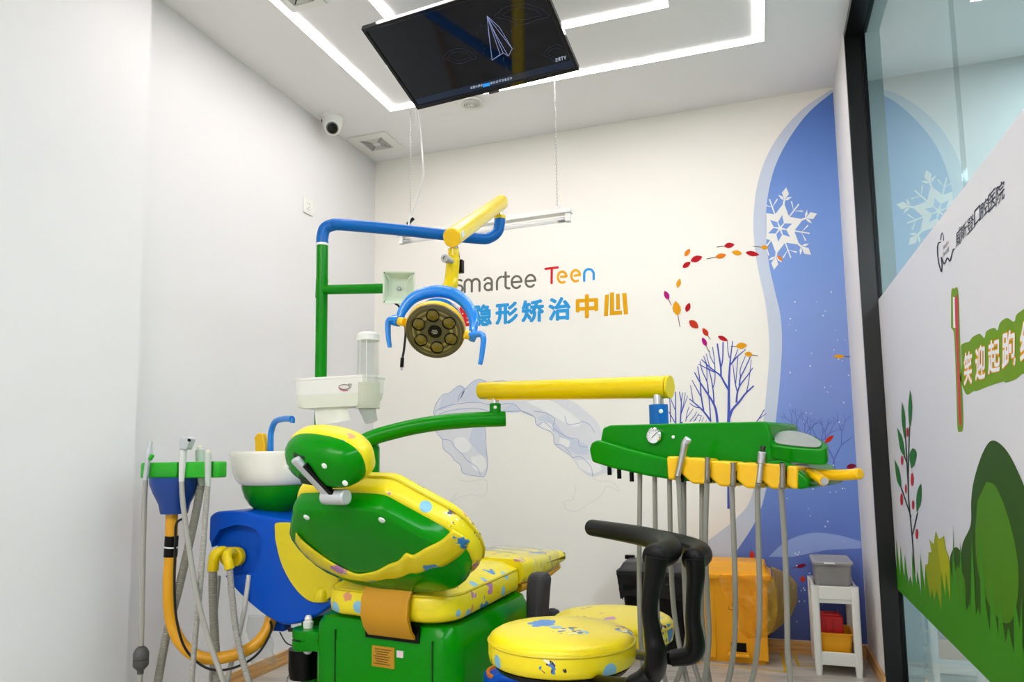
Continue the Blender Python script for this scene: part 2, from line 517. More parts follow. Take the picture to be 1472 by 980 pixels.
bbh, bbt = .066, .012
struct('baseboard_left', MB().span((XL, YP, 0), (XL + bbt, YB, bbh)), WOOD, bevel=.003)
struct('baseboard_back', MB().span((XL, YB - bbt, 0), (XR, YB, bbh)), WOOD, bevel=.003)
struct('baseboard_right', MB().span((XR - bbt, YJ + .002, 0), (XR, YB, bbh)), WOOD, bevel=.003)
struct('baseboard_left_boxing', MB().span((XP, YF, 0), (XP + bbt, YP, bbh)), WOOD, bevel=.003)

# glass partition
win = bpy.data.objects.new('window_1', None); COL.objects.link(win); win.location = (XG, 1.2, 0); win['kind'] = 'structure'
win['label'] = 'floor to ceiling glass partition in a black metal frame'
obj('jamb', MB().span((XR - .001, YJ, 0), (XG + .0125, YJ + .02, H)), BLACKGLOSS, win, bevel=.002)
obj('header', MB().span((XR, YF, H - .03), (XG + .02, YJ, H)), BLACKGLOSS, win, bevel=.002)
obj('sill', MB().span((XR + .005, YF, 0), (XG + .02, YJ, .03)), BLACKGLOSS, win, bevel=.002)
YSPLIT = at(1379, 200, X=XG).y
obj('pane', MB().span((XG, YSPLIT + .002, .03), (XG + .012, YJ, H - .03)), GLASS, win, smooth=0)
obj('pane', MB().span((XG, YF, .03), (XG + .012, YSPLIT - .002, H - .03)), GLASS, win, smooth=0)
obj('glazing_bead', MB().span((XG - .006, YJ - .008, .03), (XG - .001, YJ, H - .03)), BLACK, win)

# recessed light lines in the ceiling
def light_line(name, label, x0, x1, y0, y1, w, led=LED):
    t = thing(name, label, 'ceiling light', ((x0 + x1) / 2, (y0 + y1) / 2, H - .004), 'LED light lines set in the ceiling')
    mb = MB()
    o = [(x0, y0), (x1, y0), (x1, y1), (x0, y1)]; i = [(x0 + w, y0 + w), (x1 - w, y0 + w), (x1 - w, y1 - w), (x0 + w, y1 - w)]
    z = H - .004
    for k in range(4):
        a, b, c, d = o[k], o[(k + 1) % 4], i[(k + 1) % 4], i[k]
        mb.prism([V3(*a, z), V3(*b, z), V3(*c, z), V3(*d, z)], (0, 0, .0035))
    obj('diffuser', mb, led, t, smooth=0)
    ed = MB(); e = .004
    for (ax, ay), (bx, by) in zip(o, o[1:] + o[:1]):
        if ax == bx: ed.box(((ax), (ay + by) / 2, H - .003), (e, abs(by - ay) + e, .006))
        else: ed.box(((ax + bx) / 2, ay, H - .003), (abs(bx - ax) + e, e, .006))
    obj('trim', ed, WPLAST, t, smooth=0)
light_line('ceiling_light', 'outer white LED light line running round the grey ceiling', -1.847, .103, 1.9, 3.40, .042)
light_line('ceiling_light', 'inner white LED light line behind the ceiling screen', -1.462, -.284, 2.2, 2.985, .042)
light_line('ceiling_light', 'added white LED fill line above the unseen near half of the room', -1.847, .103, -2.1, -.5, .042, FILL_LED)  # fill lamps added out of view to even out the light
light_line('ceiling_light', 'small added LED fill line nested above the unseen near half of the room', -1.462, -.284, -1.7, -.9, .042, FILL_LED)
# corridor lamp
t = thing('corridor_lamp', 'flat ceiling lamp in the corridor beyond the glass', 'ceiling light', (1.6, 1.8, H - .03))
obj('diffuser', MB().span((1.4, -1.6, H - .02), (1.8, 3.6, H - .012)), CORLED, t, smooth=0)
obj('frame', MB().span((1.38, -1.62, H - .011), (1.82, 3.62, H - .001)), WPLAST, t, smooth=0)

# ------------------------------------------------------------------ things on the ceiling
def ceiling_vent(cx, cy, w, label):
    z = H
    t = thing('ceiling_vent', label, 'air vent', (cx, cy, z - .01), 'square ceiling air vents')
    k = w * .58
    fr = MB()
    for a, b in (((cx - w / 2, cy - w / 2), (cx + w / 2, cy - k / 2)), ((cx - w / 2, cy + k / 2), (cx + w / 2, cy + w / 2)),
                 ((cx - w / 2, cy - k / 2), (cx - k / 2, cy + k / 2)), ((cx + k / 2, cy - k / 2), (cx + w / 2, cy + k / 2))):
        fr.span((*a, z - .008), (*b, z - .0005))
    obj('frame', fr, WPLAST, t, smooth=0)
    obj('duct_opening', MB().span((cx - k / 2, cy - k / 2, z - .0015), (cx + k / 2, cy + k / 2, z - .0005)), mat('duct_shade', '#2e2a24', .8), t, smooth=0)
    n = 5
    for i in range(n):
        r = k / 2 * (1 - i * .155) - .006
        for d in range(4):
            s, c = [(0, 1), (1, 0), (0, -1), (-1, 0)][d]
            mb = MB()
            L = r * 2 - .01
            if s == 0: mb.box((cx, cy + c * r, z - .006), (L, .0042, .004), (XA, V3(0, .8, .6 * c), V3(0, -.6 * c, .8)))
            else: mb.box((cx + s * r, cy, z - .006), (.0042, L, .004), (V3(.8, 0, .6 * s), YA, V3(-.6 * s, 0, .8)))
            obj('slat', mb, WPLAST, t, smooth=0)
    obj('centre_plate', MB().span((cx - k * .12, cy - k * .12, z - .01), (cx + k * .12, cy + k * .12, z - .002)), WPLAST, t, smooth=0)
ceiling_vent(-2.125, 3.74, .26, 'square white ceiling air vent in the back left corner')
v2 = at(438, 3, Z=H)
ceiling_vent(v2.x, v2.y - .05, .17, 'square ceiling air vent cut by the top edge of the picture')

c = at(678, 148, Z=H)
t = thing('ceiling_speaker', 'round white grille on the ceiling below the hanging screen', 'ceiling grille', c)
obj('flange', MB().lathe([(.0, -.001), (.075, -.001), (.078, -.005), (.07, -.009), (.06, -.006), (.06, -.003), (0, -.003)], c, ZA, 40), WPLAST, t)
for r in (.048, .036, .024): obj('ring', MB().lathe([(r, -.004), (r, -.012), (r - .006, -.012), (r - .006, -.004)], c, ZA, 36), WPLAST, t)
obj('centre_cap', MB().lathe([(0, -.004), (.012, -.004), (.012, -.012), (0, -.014)], c, ZA, 24), WPLAST, t)

# security camera
c = at(478, 168, Z=H)
t = thing('security_camera', 'white dome security camera with a black lens on the ceiling', 'camera', c)
obj('base', MB().lathe([(.0, 0), (.062, 0), (.062, -.008), (.058, -.012), (.054, -.045), (.046, -.062), (.02, -.07), (0, -.07)], c, ZA, 36), WPLAST, t)
look = (EYE - c).normalized(); look = (look + V3(.0, 0, -.15)).normalized()
ballc = c + V3(0, 0, -.058) + look * .012
ball = MB()
prof = [(.046 * math.sin(a * math.pi / 14), -.046 * math.cos(a * math.pi / 14)) for a in range(12)] + [(.034, .03), (.0, .03)]
obj('ball', ball.lathe(prof, ballc, look, 32), WPLAST, t)
obj('lens_window', MB().lathe([(0, .028), (.034, .028), (.033, .034), (.02, .038), (0, .039)], ballc, look, 32), mat('lens_black', '#050505', .12), t)
obj('logo_mark', MB().box(c + V3(-.045, -.032, -.03), (.004, .018, .014)), DGREY, t)

# hanging screen ------------------------------------------------------------
bl, br = at(600.4, 157, Z=2.5), at(833, 100, Z=2.5)
ex = (br - bl).normalized()
ey = V3(-.012, .946, -.323); ey = (ey - ex * ey.dot(ex)).normalized()   # towards the lower edge of the picture
ez = ex.cross(ey)                                                        # upwards, back of the set
W = (br - bl).length; Ht = W * .585
bc = (bl + br) / 2
ctr = bc - ey * (Ht / 2)
t = thing('television', 'black flat screen hung face down from the ceiling', 'television', ctr)
def TP(a, b, c=0): return ctr + ex * a + ey * b + ez * c                 # a right, b towards bottom edge, c up/back
ax = (ex, ey, ez)
obj('rear_shell', MB().box(TP(0, .01, .03), (W * .94, Ht * .9, .03), ax), BLACK, t, bevel=.01)
bz = MB()
bw = .016
bz.box(TP(0, -Ht / 2 + bw / 2, .005), (W, bw, .022), ax).box(TP(0, Ht / 2 - .011, .005), (W, .022, .022), ax)
bz.box(TP(-W / 2 + bw / 2, 0, .005), (bw, Ht - .03, .022), ax).box(TP(W / 2 - bw / 2, 0, .005), (bw, Ht - .03, .022), ax)
obj('bezel', bz, mat('piano_black', '#0a0a0c', .1, vary=.02), t, bevel=.003)
def mat_screen():
    m = mat('screen_glass', '#05070c', .06, vary=0, emit='#1a2338', estr=.045)
    return m
scr = obj('display', MB().box(TP(0, -.003, .003), (W - 2 * bw + .004, Ht - .034, .008), ax), mat_screen(), t, smooth=0)
SCRW, SCRH = W - 2 * bw, Ht - .038
def scr_map(u, v, d=-.0022):      # u,v in 0..1 from the picture's top left, seen from below
    return TP((u - .5) * SCRW, (v - .5) * SCRH - .003, d)
lineM = mat('screen_line', '#20263a', .3, vary=0, emit='#9aa6d8', estr=.45)
greyM = mat('screen_faint_line', '#10131c', .3, vary=0, emit='#58607a', estr=.16)
barM = mat('screen_bar', '#10182a', .2, vary=0, emit='#2a4468', estr=.11)
blueM = mat('screen_button', '#0f5fa8', .3, vary=0, emit='#2a8fe0', estr=.6)
mb = MB(); mb.add([scr_map(0, .915, -.0015), scr_map(1, .915, -.0015), scr_map(1, 1, -.0015), scr_map(0, 1, -.0015)], [(0, 1, 2, 3)])
obj('menu_bar', mb, barM, scr, smooth=0)
def quadmap(p):   # picture pixel -> screen point
    return onplane(p[0], p[1], TP(0, 0, -.0022), ez)
Q = lambda x, y: quadmap((520 + x / 4.6, y / 4.6))
pl = MB()
apex = (828, 105)
for pts in ([apex, (862, 398)], [apex, (915, 360), (862, 398)], [apex, (935, 350), (970, 370)], [apex, (995, 322), (970, 370)], [(862, 398), (935, 350)], [apex, (880, 215), (965, 365)], [apex, (910, 180), (995, 322)], [(835, 180), (848, 290)]):
    stroke(pl, pts, 3.5, Q)
obj('paper_plane_drawing', pl, lineM, scr, smooth=0)
fl = MB()
for cx, cy, rx, ry in ((645, 370, 105, 45), (1290, 350, 80, 50), (1060, 90, 170, 60)):
    pts = [(cx + rx * (1 + .12 * math.sin(5 * a)) * math.cos(a), cy + ry * (1 + .15 * math.cos(4 * a)) * math.sin(a)) for a in [k * .2 for k in range(32)]]
    pts = [p for p in pts if p[0] < 1340 and p[1] > 12]
    stroke(fl, pts, 2.2, Q, dots=False); stroke(fl, [(cx + (x - cx) * .7, cy + (y - cy) * .6) for x, y in pts], 1.8, Q, dots=False)
for k in range(26):
    x, y = random.uniform(740, 1050), random.uniform(130, 470); stroke(fl, [(x, y), (x + 4, y + random.uniform(8, 30))], 2.5, Q, dots=False)
obj('cloud_drawing', fl, greyM, scr, smooth=0)
tx = MB()
for k, ch in enumerate('设置中，按'):
    x = 718 + k * 16.5; y = 590 - (x - 718) * .245
    put_glyph(tx, ch, [(x, y - 16), (x + 14, y - 20), (x + 15, y - 4), (x + 1, y)], Q, .02)
for k, ch in enumerate('键后您可观看正片'):
    x = 850 + k * 18.5; y = 559 - (x - 850) * .245
    put_glyph(tx, ch, [(x, y - 16), (x + 15, y - 20), (x + 16, y - 4), (x + 1, y)], Q, .02)
for k, ch in enumerate('芒果TV'):
    x = 1280 + k * 18.5; y = 410 - (x - 1280) * .27
    put_glyph(tx, ch, [(x, y - 24), (x + 16, y - 28), (x + 17, y - 4), (x + 1, y)], Q, .02)
obj('caption_text', tx, mat('screen_text', '#202838', .3, vary=0, emit='#b8c6dc', estr=.5), scr, smooth=0)
bt = MB(); bt.add([Q(800, 556), Q(846, 545), Q(848, 566), Q(802, 577)], [(0, 1, 2, 3)])
obj('menu_button', bt, blueM, scr, smooth=0)
obj('brand_badge', MB().box(TP(-.005, Ht / 2 + .004, .003), (.045, .014, .016), ax), mat('dark_chrome', '#6c6c70', .2, metal=1), t, bevel=.003)
mnt = TP(0, 0, .05)
obj('mount_pole', MB().tube([mnt - V3(0, 0, .02), V3(mnt.x, mnt.y, H - .003)], .02, 16), BLACK, t)
obj('mount_plate', MB().box(TP(0, 0, .05), (.24, .22, .012), ax), BLACK, t)
obj('ceiling_flange', MB().lathe([(0, -.001), (.06, -.001), (.06, -.012), (0, -.012)], (mnt.x, mnt.y, H), ZA, 24), BLACK, t)

# hanging tube lamp ----------------------------------------------------------
ra, la = at(797, 110, Z=H), at(590, 160, Z=H)
rb, lb = at(803, 300, Y=ra.y), at(585, 335, Y=la.y)
e1, e0 = at(822, 304, Y=3.385), at(573, 339, Y=3.44)
dirn = (e1 - e0).normalized()
t = thing('tube_lamp', 'white unlit tube lamp hanging on two thin chains', 'lamp', (e0 + e1) / 2)
sx_, sy_ = dirn, V3(-dirn.y, dirn.x, 0).normalized(); sz_ = sx_.cross(sy_)
mid = (e0 + e1) / 2; Lf = (e1 - e0).length
obj('housing', MB().box(mid + V3(0, 0, .004), (Lf, .045, .022), (sx_, sy_, sz_)), WPLAST, t, bevel=.003)
for s in (-1, 1):
    p = mid + sx_ * (s * (Lf / 2 - .02))
    obj('lamp_holder', MB().box(p - V3(0, 0, .025), (.025, .03, .05), (sx_, sy_, sz_)), WPLAST, t, bevel=.003)
    obj('end_cap', MB().tube([p - sx_ * (s * .012) - V3(0, 0, .036), p - sx_ * (s * .05) - V3(0, 0, .036)], .0135, 16), STEEL, t)
obj('glass_tube', MB().tube([mid - sx_ * (Lf / 2 - .035) - V3(0, 0, .036), mid + sx_ * (Lf / 2 - .035) - V3(0, 0, .036)], .0125, 16), mat('quartz_tube', '#e9ecec', .08, alpha=.45, vary=.02), t)
def chain(p, q):
    mb = MB(); L = (p - q).length; n = int(L / .017); d = (q - p).normalized(); u, w = frame_of(d)
    for i in range(n):
        c = p + d * (i + .5) * (L / n); a = u if i % 2 else w
        ring = [c + d * (.0115 * math.cos(k * math.pi / 4)) + a * (.0036 * math.sin(k * math.pi / 4)) for k in range(9)]
        mb.tube(ring, .0008, 4, caps=False)
    return mb
for p, q in ((la, V3(la.x, la.y, mid.z + .02)), (ra, V3(ra.x, ra.y, mid.z + .02))):
    c_ = obj('chain', chain(p, q), mat('chain_steel', '#9a9a98', .4, metal=.7), t)
    obj('hook', MB().tube(smooth_path([q + V3(0, 0, .03), q + V3(.008, 0, .012), q + V3(0, 0, -.004), q + V3(-.007, 0, .004)], 4), .002, 6), CHROME, c_)
p = at(590, 318, Y=3.44)
obj('switch_clip', MB().box(p, (.05, .014, .014), (V3(.8, 0, .6), YA, V3(-.6, 0, .8))), BLACK, t, bevel=.002)
# white cable from the screen to the lamp
pts = [at(601, 156, Y=3.0), at(604, 190, Y=3.1), at(608, 235, Y=3.2), at(608, 258, Y=3.28), at(598, 290, Y=3.36), at(590, 310, Y=3.42), at(586, 330, Y=3.44)]
pts[0] = TP(-W / 2 + .01, Ht / 2 - .06, .03)
tag(obj('power_cable', MB().tube(smooth_path(pts, 8), .0045, 8), WCABLE), 'thin white cable drooping from the screen to the tube lamp', 'cable')

# wall socket on the left wall
c = at(442, 297, X=XL)
t = thing('wall_socket', 'white square wall socket with five slots on the left wall', 'wall socket', c)
obj('plate', MB().box(c + V3(.004, 0, 0), (.008, .086, .086)), WPLAST, t, bevel=.003)
obj('centre_panel', MB().box(c + V3(.0085, 0, 0), (.002, .05, .062)), WPLAST, t, bevel=.0008)
for dy, dz, a in ((-.009, .016, 0), (.009, .016, 0), (0, -.006, 0), (-.009, -.016, .5), (.009, -.016, -.5)):
    obj('slot', MB().box(c + V3(.0097, dy, dz), (.0006, .0028, .008), (XA, V3(0, math.cos(a), math.sin(a)), V3(0, -math.sin(a), math.cos(a)))), BLACK, t, smooth=0)

# ================================================================== PRINTS ON THE BACK WALL
def wall_map(off): return lambda x, y: at(x, y, Y=YB - off)
WM = wall_map(.0008)
# lettering: two lines
Zm = lambda x, y, f=WM: f(640 + x / 5.257, 370 + y / 5.257)
t = thing('wall_lettering', 'grey red orange and blue Latin lettering on the back wall', 'lettering', at(760, 405, Y=YB))
def letter(name, strokes, w, m, parent):
    mb = MB()
    for s in strokes:
        stroke(mb, s, w, Zm)
        disc(mb, *s[0], w / 2, w / 2, Zm, 10); disc(mb, *s[-1], w / 2, w / 2, Zm, 10)
    return obj(name, mb, m, parent, smooth=0)
inkG = printed('grey', '#6b685e'); inkR = printed('red', '#cf2227'); inkO = printed('orange', '#e3a210'); inkB = printed('sky_blue', '#2f97dc')
def sl(pts): return [(x, y - (x - 200) * .079 ) for x, y in pts]     # letters climb to the right
B0 = 257
letter('letter', [sl(arc(105, B0 - 75, 24, 20, 40, 270, 12) + arc(105, B0 - 28, 26, 26, 90, -140, 12))], 16, inkG, t)            # S
letter('letter', [sl([(147, B0), (147, B0 - 60)]), sl([(147, B0 - 60)] + arc(174, B0 - 62, 27, 30, 180, 0, 10) + [(201, B0)]), sl([(201, B0 - 60)] + arc(230, B0 - 62, 29, 30, 180, 0, 10) + [(259, B0)])], 17, inkG, t)
letter('letter', [sl(arc(322, B0 - 63, 30, 30, 150, 0, 10) + [(352, B0)]), sl(arc(325, B0 - 27, 27, 27, 0, 360, 18))], 16, inkG, t)
letter('letter', [sl([(391, B0), (391, B0 - 55)] + arc(428, B0 - 52, 37, 42, 180, 95, 8))], 16, inkG, t)
letter('letter', [sl([(456, B0 - 124), (456, B0 - 25)] + arc(480, B0 - 22, 24, 20, 180, 280, 6)), sl([(440, B0 - 92), (482, B0 - 92)])], 17, inkG, t)
for cx in (539, 644):
    letter('letter', [sl([(cx - 35, B0 - 45), (cx + 36, B0 - 45)] + arc(cx, B0 - 45, 37, 45, 0, 315, 24))], 16, inkG, t)
letter('letter', [[(758, 86), (850, 75)], [(805, 82), (804, 193)]], 18, inkR, t)
for cx, cy in ((884, 148), (986, 138)):
    letter('letter', [[(cx - 8, cy - 1), (cx + 32, cy - 6)] + arc(cx, cy, 33, 42, 15, 300, 22)], 18, inkO, t)
letter('letter', [[(1050, 176), (1050, 130)] + arc(1086, 126, 36, 38, 180, 0, 14) + [(1122, 164)]], 18, inkB, t)

t = thing('wall_lettering', 'large red, blue and amber Chinese lettering on the back wall', 'lettering', at(760, 455, Y=YB))
inkB2 = printed('blue', '#3199d8'); inkA = printed('amber', '#e0a106')
for ch, q, m in (('正', [(-175, 388), (-20, 379), (-20, 538), (-175, 549)], inkR), ('雅', [(18, 377), (185, 365), (185, 524), (18, 536)], inkR),
                 ('隐', [(215, 362), (350, 352), (350, 512), (215, 522)], inkB2), ('形', [(382, 348), (548, 334), (548, 494), (382, 508)], inkB2),
                 ('矫', [(578, 328), (744, 314), (744, 482), (578, 494)], inkB2), ('治', [(783, 308), (945, 298), (945, 468), (783, 478)], inkB2),
                 ('中', [(990, 286), (1152, 276), (1152, 450), (990, 460)], inkA)):
    mb = MB(); put_glyph(mb, ch, q, Zm, .04); obj('letter', mb, m, t, smooth=0)
mb = MB()
for bar in ([(1207, 283), (1238, 278), (1230, 441), (1199, 444)], [(1245, 266), (1276, 263), (1276, 405), (1336, 400), (1337, 430), (1243, 438)], [(1290, 276), (1318, 272), (1322, 392), (1292, 396)], [(1336, 271), (1370, 267), (1382, 428), (1350, 431)]):
    mb.poly([Zm(*p) for p in bar])
obj('letter', mb, inkA, t, smooth=0)

# picture of clear aligners
Am = lambda off: (lambda x, y, f=wall_map(off): f(610 + x / 4.262, 530 + y / 4.262))
t = thing('aligner_picture', 'pale print of a clear dental aligner on the back wall', 'wall picture', at(750, 610, Y=YB))
A1, A2, A3 = Am(.0005), Am(.001), Am(.0015)
pale = printed('aligner_pale', '#dddde1', .5); mid_ = printed('aligner_mid', '#cdd2df', .5); line_ = printed('aligner_line', '#93a3cc', .5); hi_ = printed('aligner_white', '#ecebea', .5)
ghost = printed('aligner_ghost', '#d5d4d3', .5)
upper = spline2([(55, 275), (72, 215), (115, 158), (150, 150), (212, 103), (248, 122), (298, 78), (342, 64), (388, 84), (480, 72), (520, 90), (650, 130), (760, 165), (900, 195), (990, 260), (1060, 330), (1120, 470), (1165, 600), (1150, 640), (1105, 640), (1030, 662), (960, 622), (905, 545), (890, 528), (800, 462), (785, 395), (690, 345), (672, 292), (590, 258), (480, 268), (380, 300), (375, 420), (382, 520), (388, 590), (372, 650), (345, 660), (240, 640), (222, 590), (185, 560), (165, 530), (118, 490), (108, 430), (75, 390), (62, 330)], 5)
obj('aligner_body', MB().poly([A1(*p) for p in upper]), pale, t, smooth=0)
for pts in ([(110, 170), (150, 150), (212, 103), (248, 122), (215, 190), (130, 240), (90, 250)], [(210, 200), (245, 130), (298, 78), (342, 64), (385, 84), (350, 150), (330, 200)],
            [(480, 250), (540, 215), (590, 258), (520, 268)], [(270, 440), (300, 360), (362, 350), (372, 470), (380, 540), (330, 510)],
            [(690, 300), (750, 280), (800, 330), (860, 400), (940, 440), (1000, 470), (1000, 520), (930, 520), (860, 470), (800, 380)]):
    obj('shaded_tooth', MB().poly([A2(*p) for p in spline2(pts + pts[:1], 5)[:-1]]), mid_, t, smooth=0)
for pts in ([(180, 430), (240, 420), (285, 470), (260, 510), (200, 500)], [(285, 540), (350, 530), (378, 580), (360, 630), (300, 610)], [(620, 200), (760, 190), (880, 260), (960, 330), (900, 350), (760, 270)],
            [(720, 320), (780, 340), (780, 375), (720, 360)], [(930, 560), (1020, 560), (1090, 610), (1030, 640), (960, 610)], [(830, 420), (890, 440), (880, 480), (830, 460)]):
    obj('bright_tooth', MB().poly([Am(.00125)(*p) for p in spline2(pts + pts[:1], 5)[:-1]]), hi_, t, smooth=0)
mb = MB()
for pts in (upper[:60], upper[110:], [(60, 280), (90, 245), (200, 215), (330, 205), (420, 225), (540, 212), (600, 262), (672, 292)], [(75, 290), (140, 260), (300, 240), (400, 260)],
            [(108, 430), (160, 440), (185, 480), (230, 520), (260, 560), (320, 600), (345, 655)], [(672, 260), (740, 270), (800, 310), (790, 360), (880, 420), (940, 430), (950, 470), (1000, 480)],
            [(690, 345), (740, 330), (800, 385)], [(800, 462), (850, 470), (900, 525)], [(905, 545), (960, 540), (1020, 600), (1030, 660)], [(960, 320), (1010, 340), (1045, 390)], [(205, 205), (215, 160), (248, 122)], [(860, 290), (880, 340), (960, 330)]):
    stroke(mb, spline2(pts, 4) if len(pts) < 40 else pts, 3.0, A3, dots=False)
obj('outline', mb, line_, t, smooth=0)
for k, pts in enumerate(([(215, 680), (260, 690), (370, 680), (385, 730), (360, 780), (280, 770), (190, 800), (150, 830), (200, 760)], [(1030, 670), (1090, 690), (1150, 690), (1195, 750), (1120, 720), (1080, 780), (1000, 830), (940, 870), (870, 860), (860, 810), (910, 800), (930, 720)])):
    mb = MB(); stroke(mb, spline2(pts, 5), 2.5, A2, dots=False); obj('faint_reflection', mb, ghost, t, smooth=0)

# ------------------------------------------------------------------ mural in the right corner
mural = thing('wall_mural', 'blue winter mural with snowflake and bare trees in the right corner', 'mural', at(1170, 500, Y=YB))
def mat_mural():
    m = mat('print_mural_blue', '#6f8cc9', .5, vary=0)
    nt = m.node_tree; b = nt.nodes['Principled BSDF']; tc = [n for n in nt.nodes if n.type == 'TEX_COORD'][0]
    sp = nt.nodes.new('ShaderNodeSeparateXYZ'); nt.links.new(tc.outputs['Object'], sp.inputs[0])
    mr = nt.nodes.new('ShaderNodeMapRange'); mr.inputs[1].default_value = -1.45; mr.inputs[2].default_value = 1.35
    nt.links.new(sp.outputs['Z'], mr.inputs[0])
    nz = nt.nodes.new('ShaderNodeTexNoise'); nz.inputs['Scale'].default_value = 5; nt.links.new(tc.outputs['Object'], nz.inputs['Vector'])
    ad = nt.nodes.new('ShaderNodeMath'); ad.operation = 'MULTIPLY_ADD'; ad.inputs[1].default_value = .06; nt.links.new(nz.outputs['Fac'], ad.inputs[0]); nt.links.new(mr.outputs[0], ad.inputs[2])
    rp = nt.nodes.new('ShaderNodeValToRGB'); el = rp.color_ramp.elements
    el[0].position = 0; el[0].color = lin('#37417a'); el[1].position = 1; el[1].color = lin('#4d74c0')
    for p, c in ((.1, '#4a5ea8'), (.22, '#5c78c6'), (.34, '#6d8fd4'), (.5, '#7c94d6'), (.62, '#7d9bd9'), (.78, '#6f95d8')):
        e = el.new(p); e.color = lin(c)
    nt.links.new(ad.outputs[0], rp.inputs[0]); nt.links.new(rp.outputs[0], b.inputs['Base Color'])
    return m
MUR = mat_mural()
BORD = printed('pale_border', '#c3ccdc', .55)
inner = [(1197.5, 132), (1163, 161), (1134.7, 198.6), (1113.6, 240.8), (1102.8, 287.8), (1101, 334.7), (1105, 377), (1113.6, 417), (1122, 455), (1124, 500), (1120, 560), (1112, 630), (1102, 700), (1088, 745), (1060, 790), (1030, 830), (1000, 862), (985, 880)]
outer = [(1196, 128), (1148.8, 161), (1111, 208), (1090, 259.6), (1083, 316), (1086, 363), (1092.5, 400), (1101, 440), (1106, 500), (1101, 570), (1092, 650), (1080, 715), (1058, 745), (1020, 775), (985, 800), (968, 830)]
inn = spline2(inner, 4); out = spline2(outer, 4)
def corner_x(y): return at(1197.5, 124, Y=YB).x
M0, M1, M2, M3, M4 = (wall_map(k) for k in (.0005, .001, .0015, .002, .0025))
def wz(x, z, off): return V3(x, YB - off, z)
XC = XR - .0015
zb = bbh + .002
shape = [M1(*p) for p in inn]
shape = [p for p in shape if p.z > zb] 
shape += [wz(shape[-1].x - .02, zb, .001), wz(XC, zb, .001), wz(XC, shape[0].z, .001)]
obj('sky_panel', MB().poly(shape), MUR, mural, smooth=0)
ring = [M2(*p) for p in out] ; ri = [M2(*p) for p in inn]
ring = [p for p in ring if p.z > zb]; ri = [p for p in ri if p.z > zb]
obj('pale_border', MB().poly(ring + list(reversed(ri))), BORD, mural, smooth=0)
# snowflake, cut where it meets the border
sc = (1121.4, 328.3)
def flake():
    polys = []
    def P(r, a): # pixel offset with the flake's own tilt
        a = math.radians(a); return (sc[0] + r * math.cos(a), sc[1] - r * math.sin(a) * 1.05)
    ro, ri_, t0 = 35.5, 20.5, 81
    star = []
    for k in range(6): star += [P(ro, t0 + 60 * k), P(ri_, t0 + 30 + 60 * k)]
    holes = []
    for k in range(6):
        a = t0 + 60 * k
        b = [P(2.4, a), P(9.5, a + 26), P(18.5, a), P(9.5, a - 26)]
        holes.append(b)
    polys.append((star, holes))
    for k in range(6):
        a = t0 + 60 * k
        polys.append(([P(34, a + 2.5), P(40, a + 1.6), P(40, a - 1.6), P(34, a - 2.5)], []))
        polys.append(([P(39, a), P(49, a + 6), P(57, a), P(49, a - 6)], []))
        for s in (-1, 1):
            polys.append(([P(38.5, a), P(44, a + s * 5), P(46.5, a + s * 12.5), P(41, a + s * 8)], []))
        a += 30
        polys.append(([P(20, a + 2.5), P(43, a + 1.2), P(43, a - 1.2), P(20, a - 2.5)], []))
        for s in (-1, 1):
            polys.append(([P(32, a + 1.5 * s), P(41, a + s * 14), P(40, a + s * 16.5), P(31, a)], []))
    return polys
def clip_left(poly, x0):
    o = []
    for i, p in enumerate(poly):
        q = poly[(i + 1) % len(poly)]
        if p[0] >= x0: o.append(p)
        if (p[0] >= x0) != (q[0] >= x0):
            s = (x0 - p[0]) / (q[0] - p[0]); o.append((x0, p[1] + s * (q[1] - p[1])))
    return o
fm = MB()
for outl, holes in flake():
    flat = [V3(*p, 0) for p in outl] + [V3(*p, 0) for h in holes for p in h]
    for tri in geometry.tessellate_polygon([[V3(*p, 0) for p in outl]] + [[V3(*p, 0) for p in h] for h in holes]):
        c = clip_left([(flat[i].x, flat[i].y) for i in tri], 1101.5)
        if len(c) >= 3: fm.add([M3(*p) for p in c], [tuple(range(len(c)))])
obj('snowflake', fm, printed('snow_white', '#e9e9e4'), mural, smooth=0)
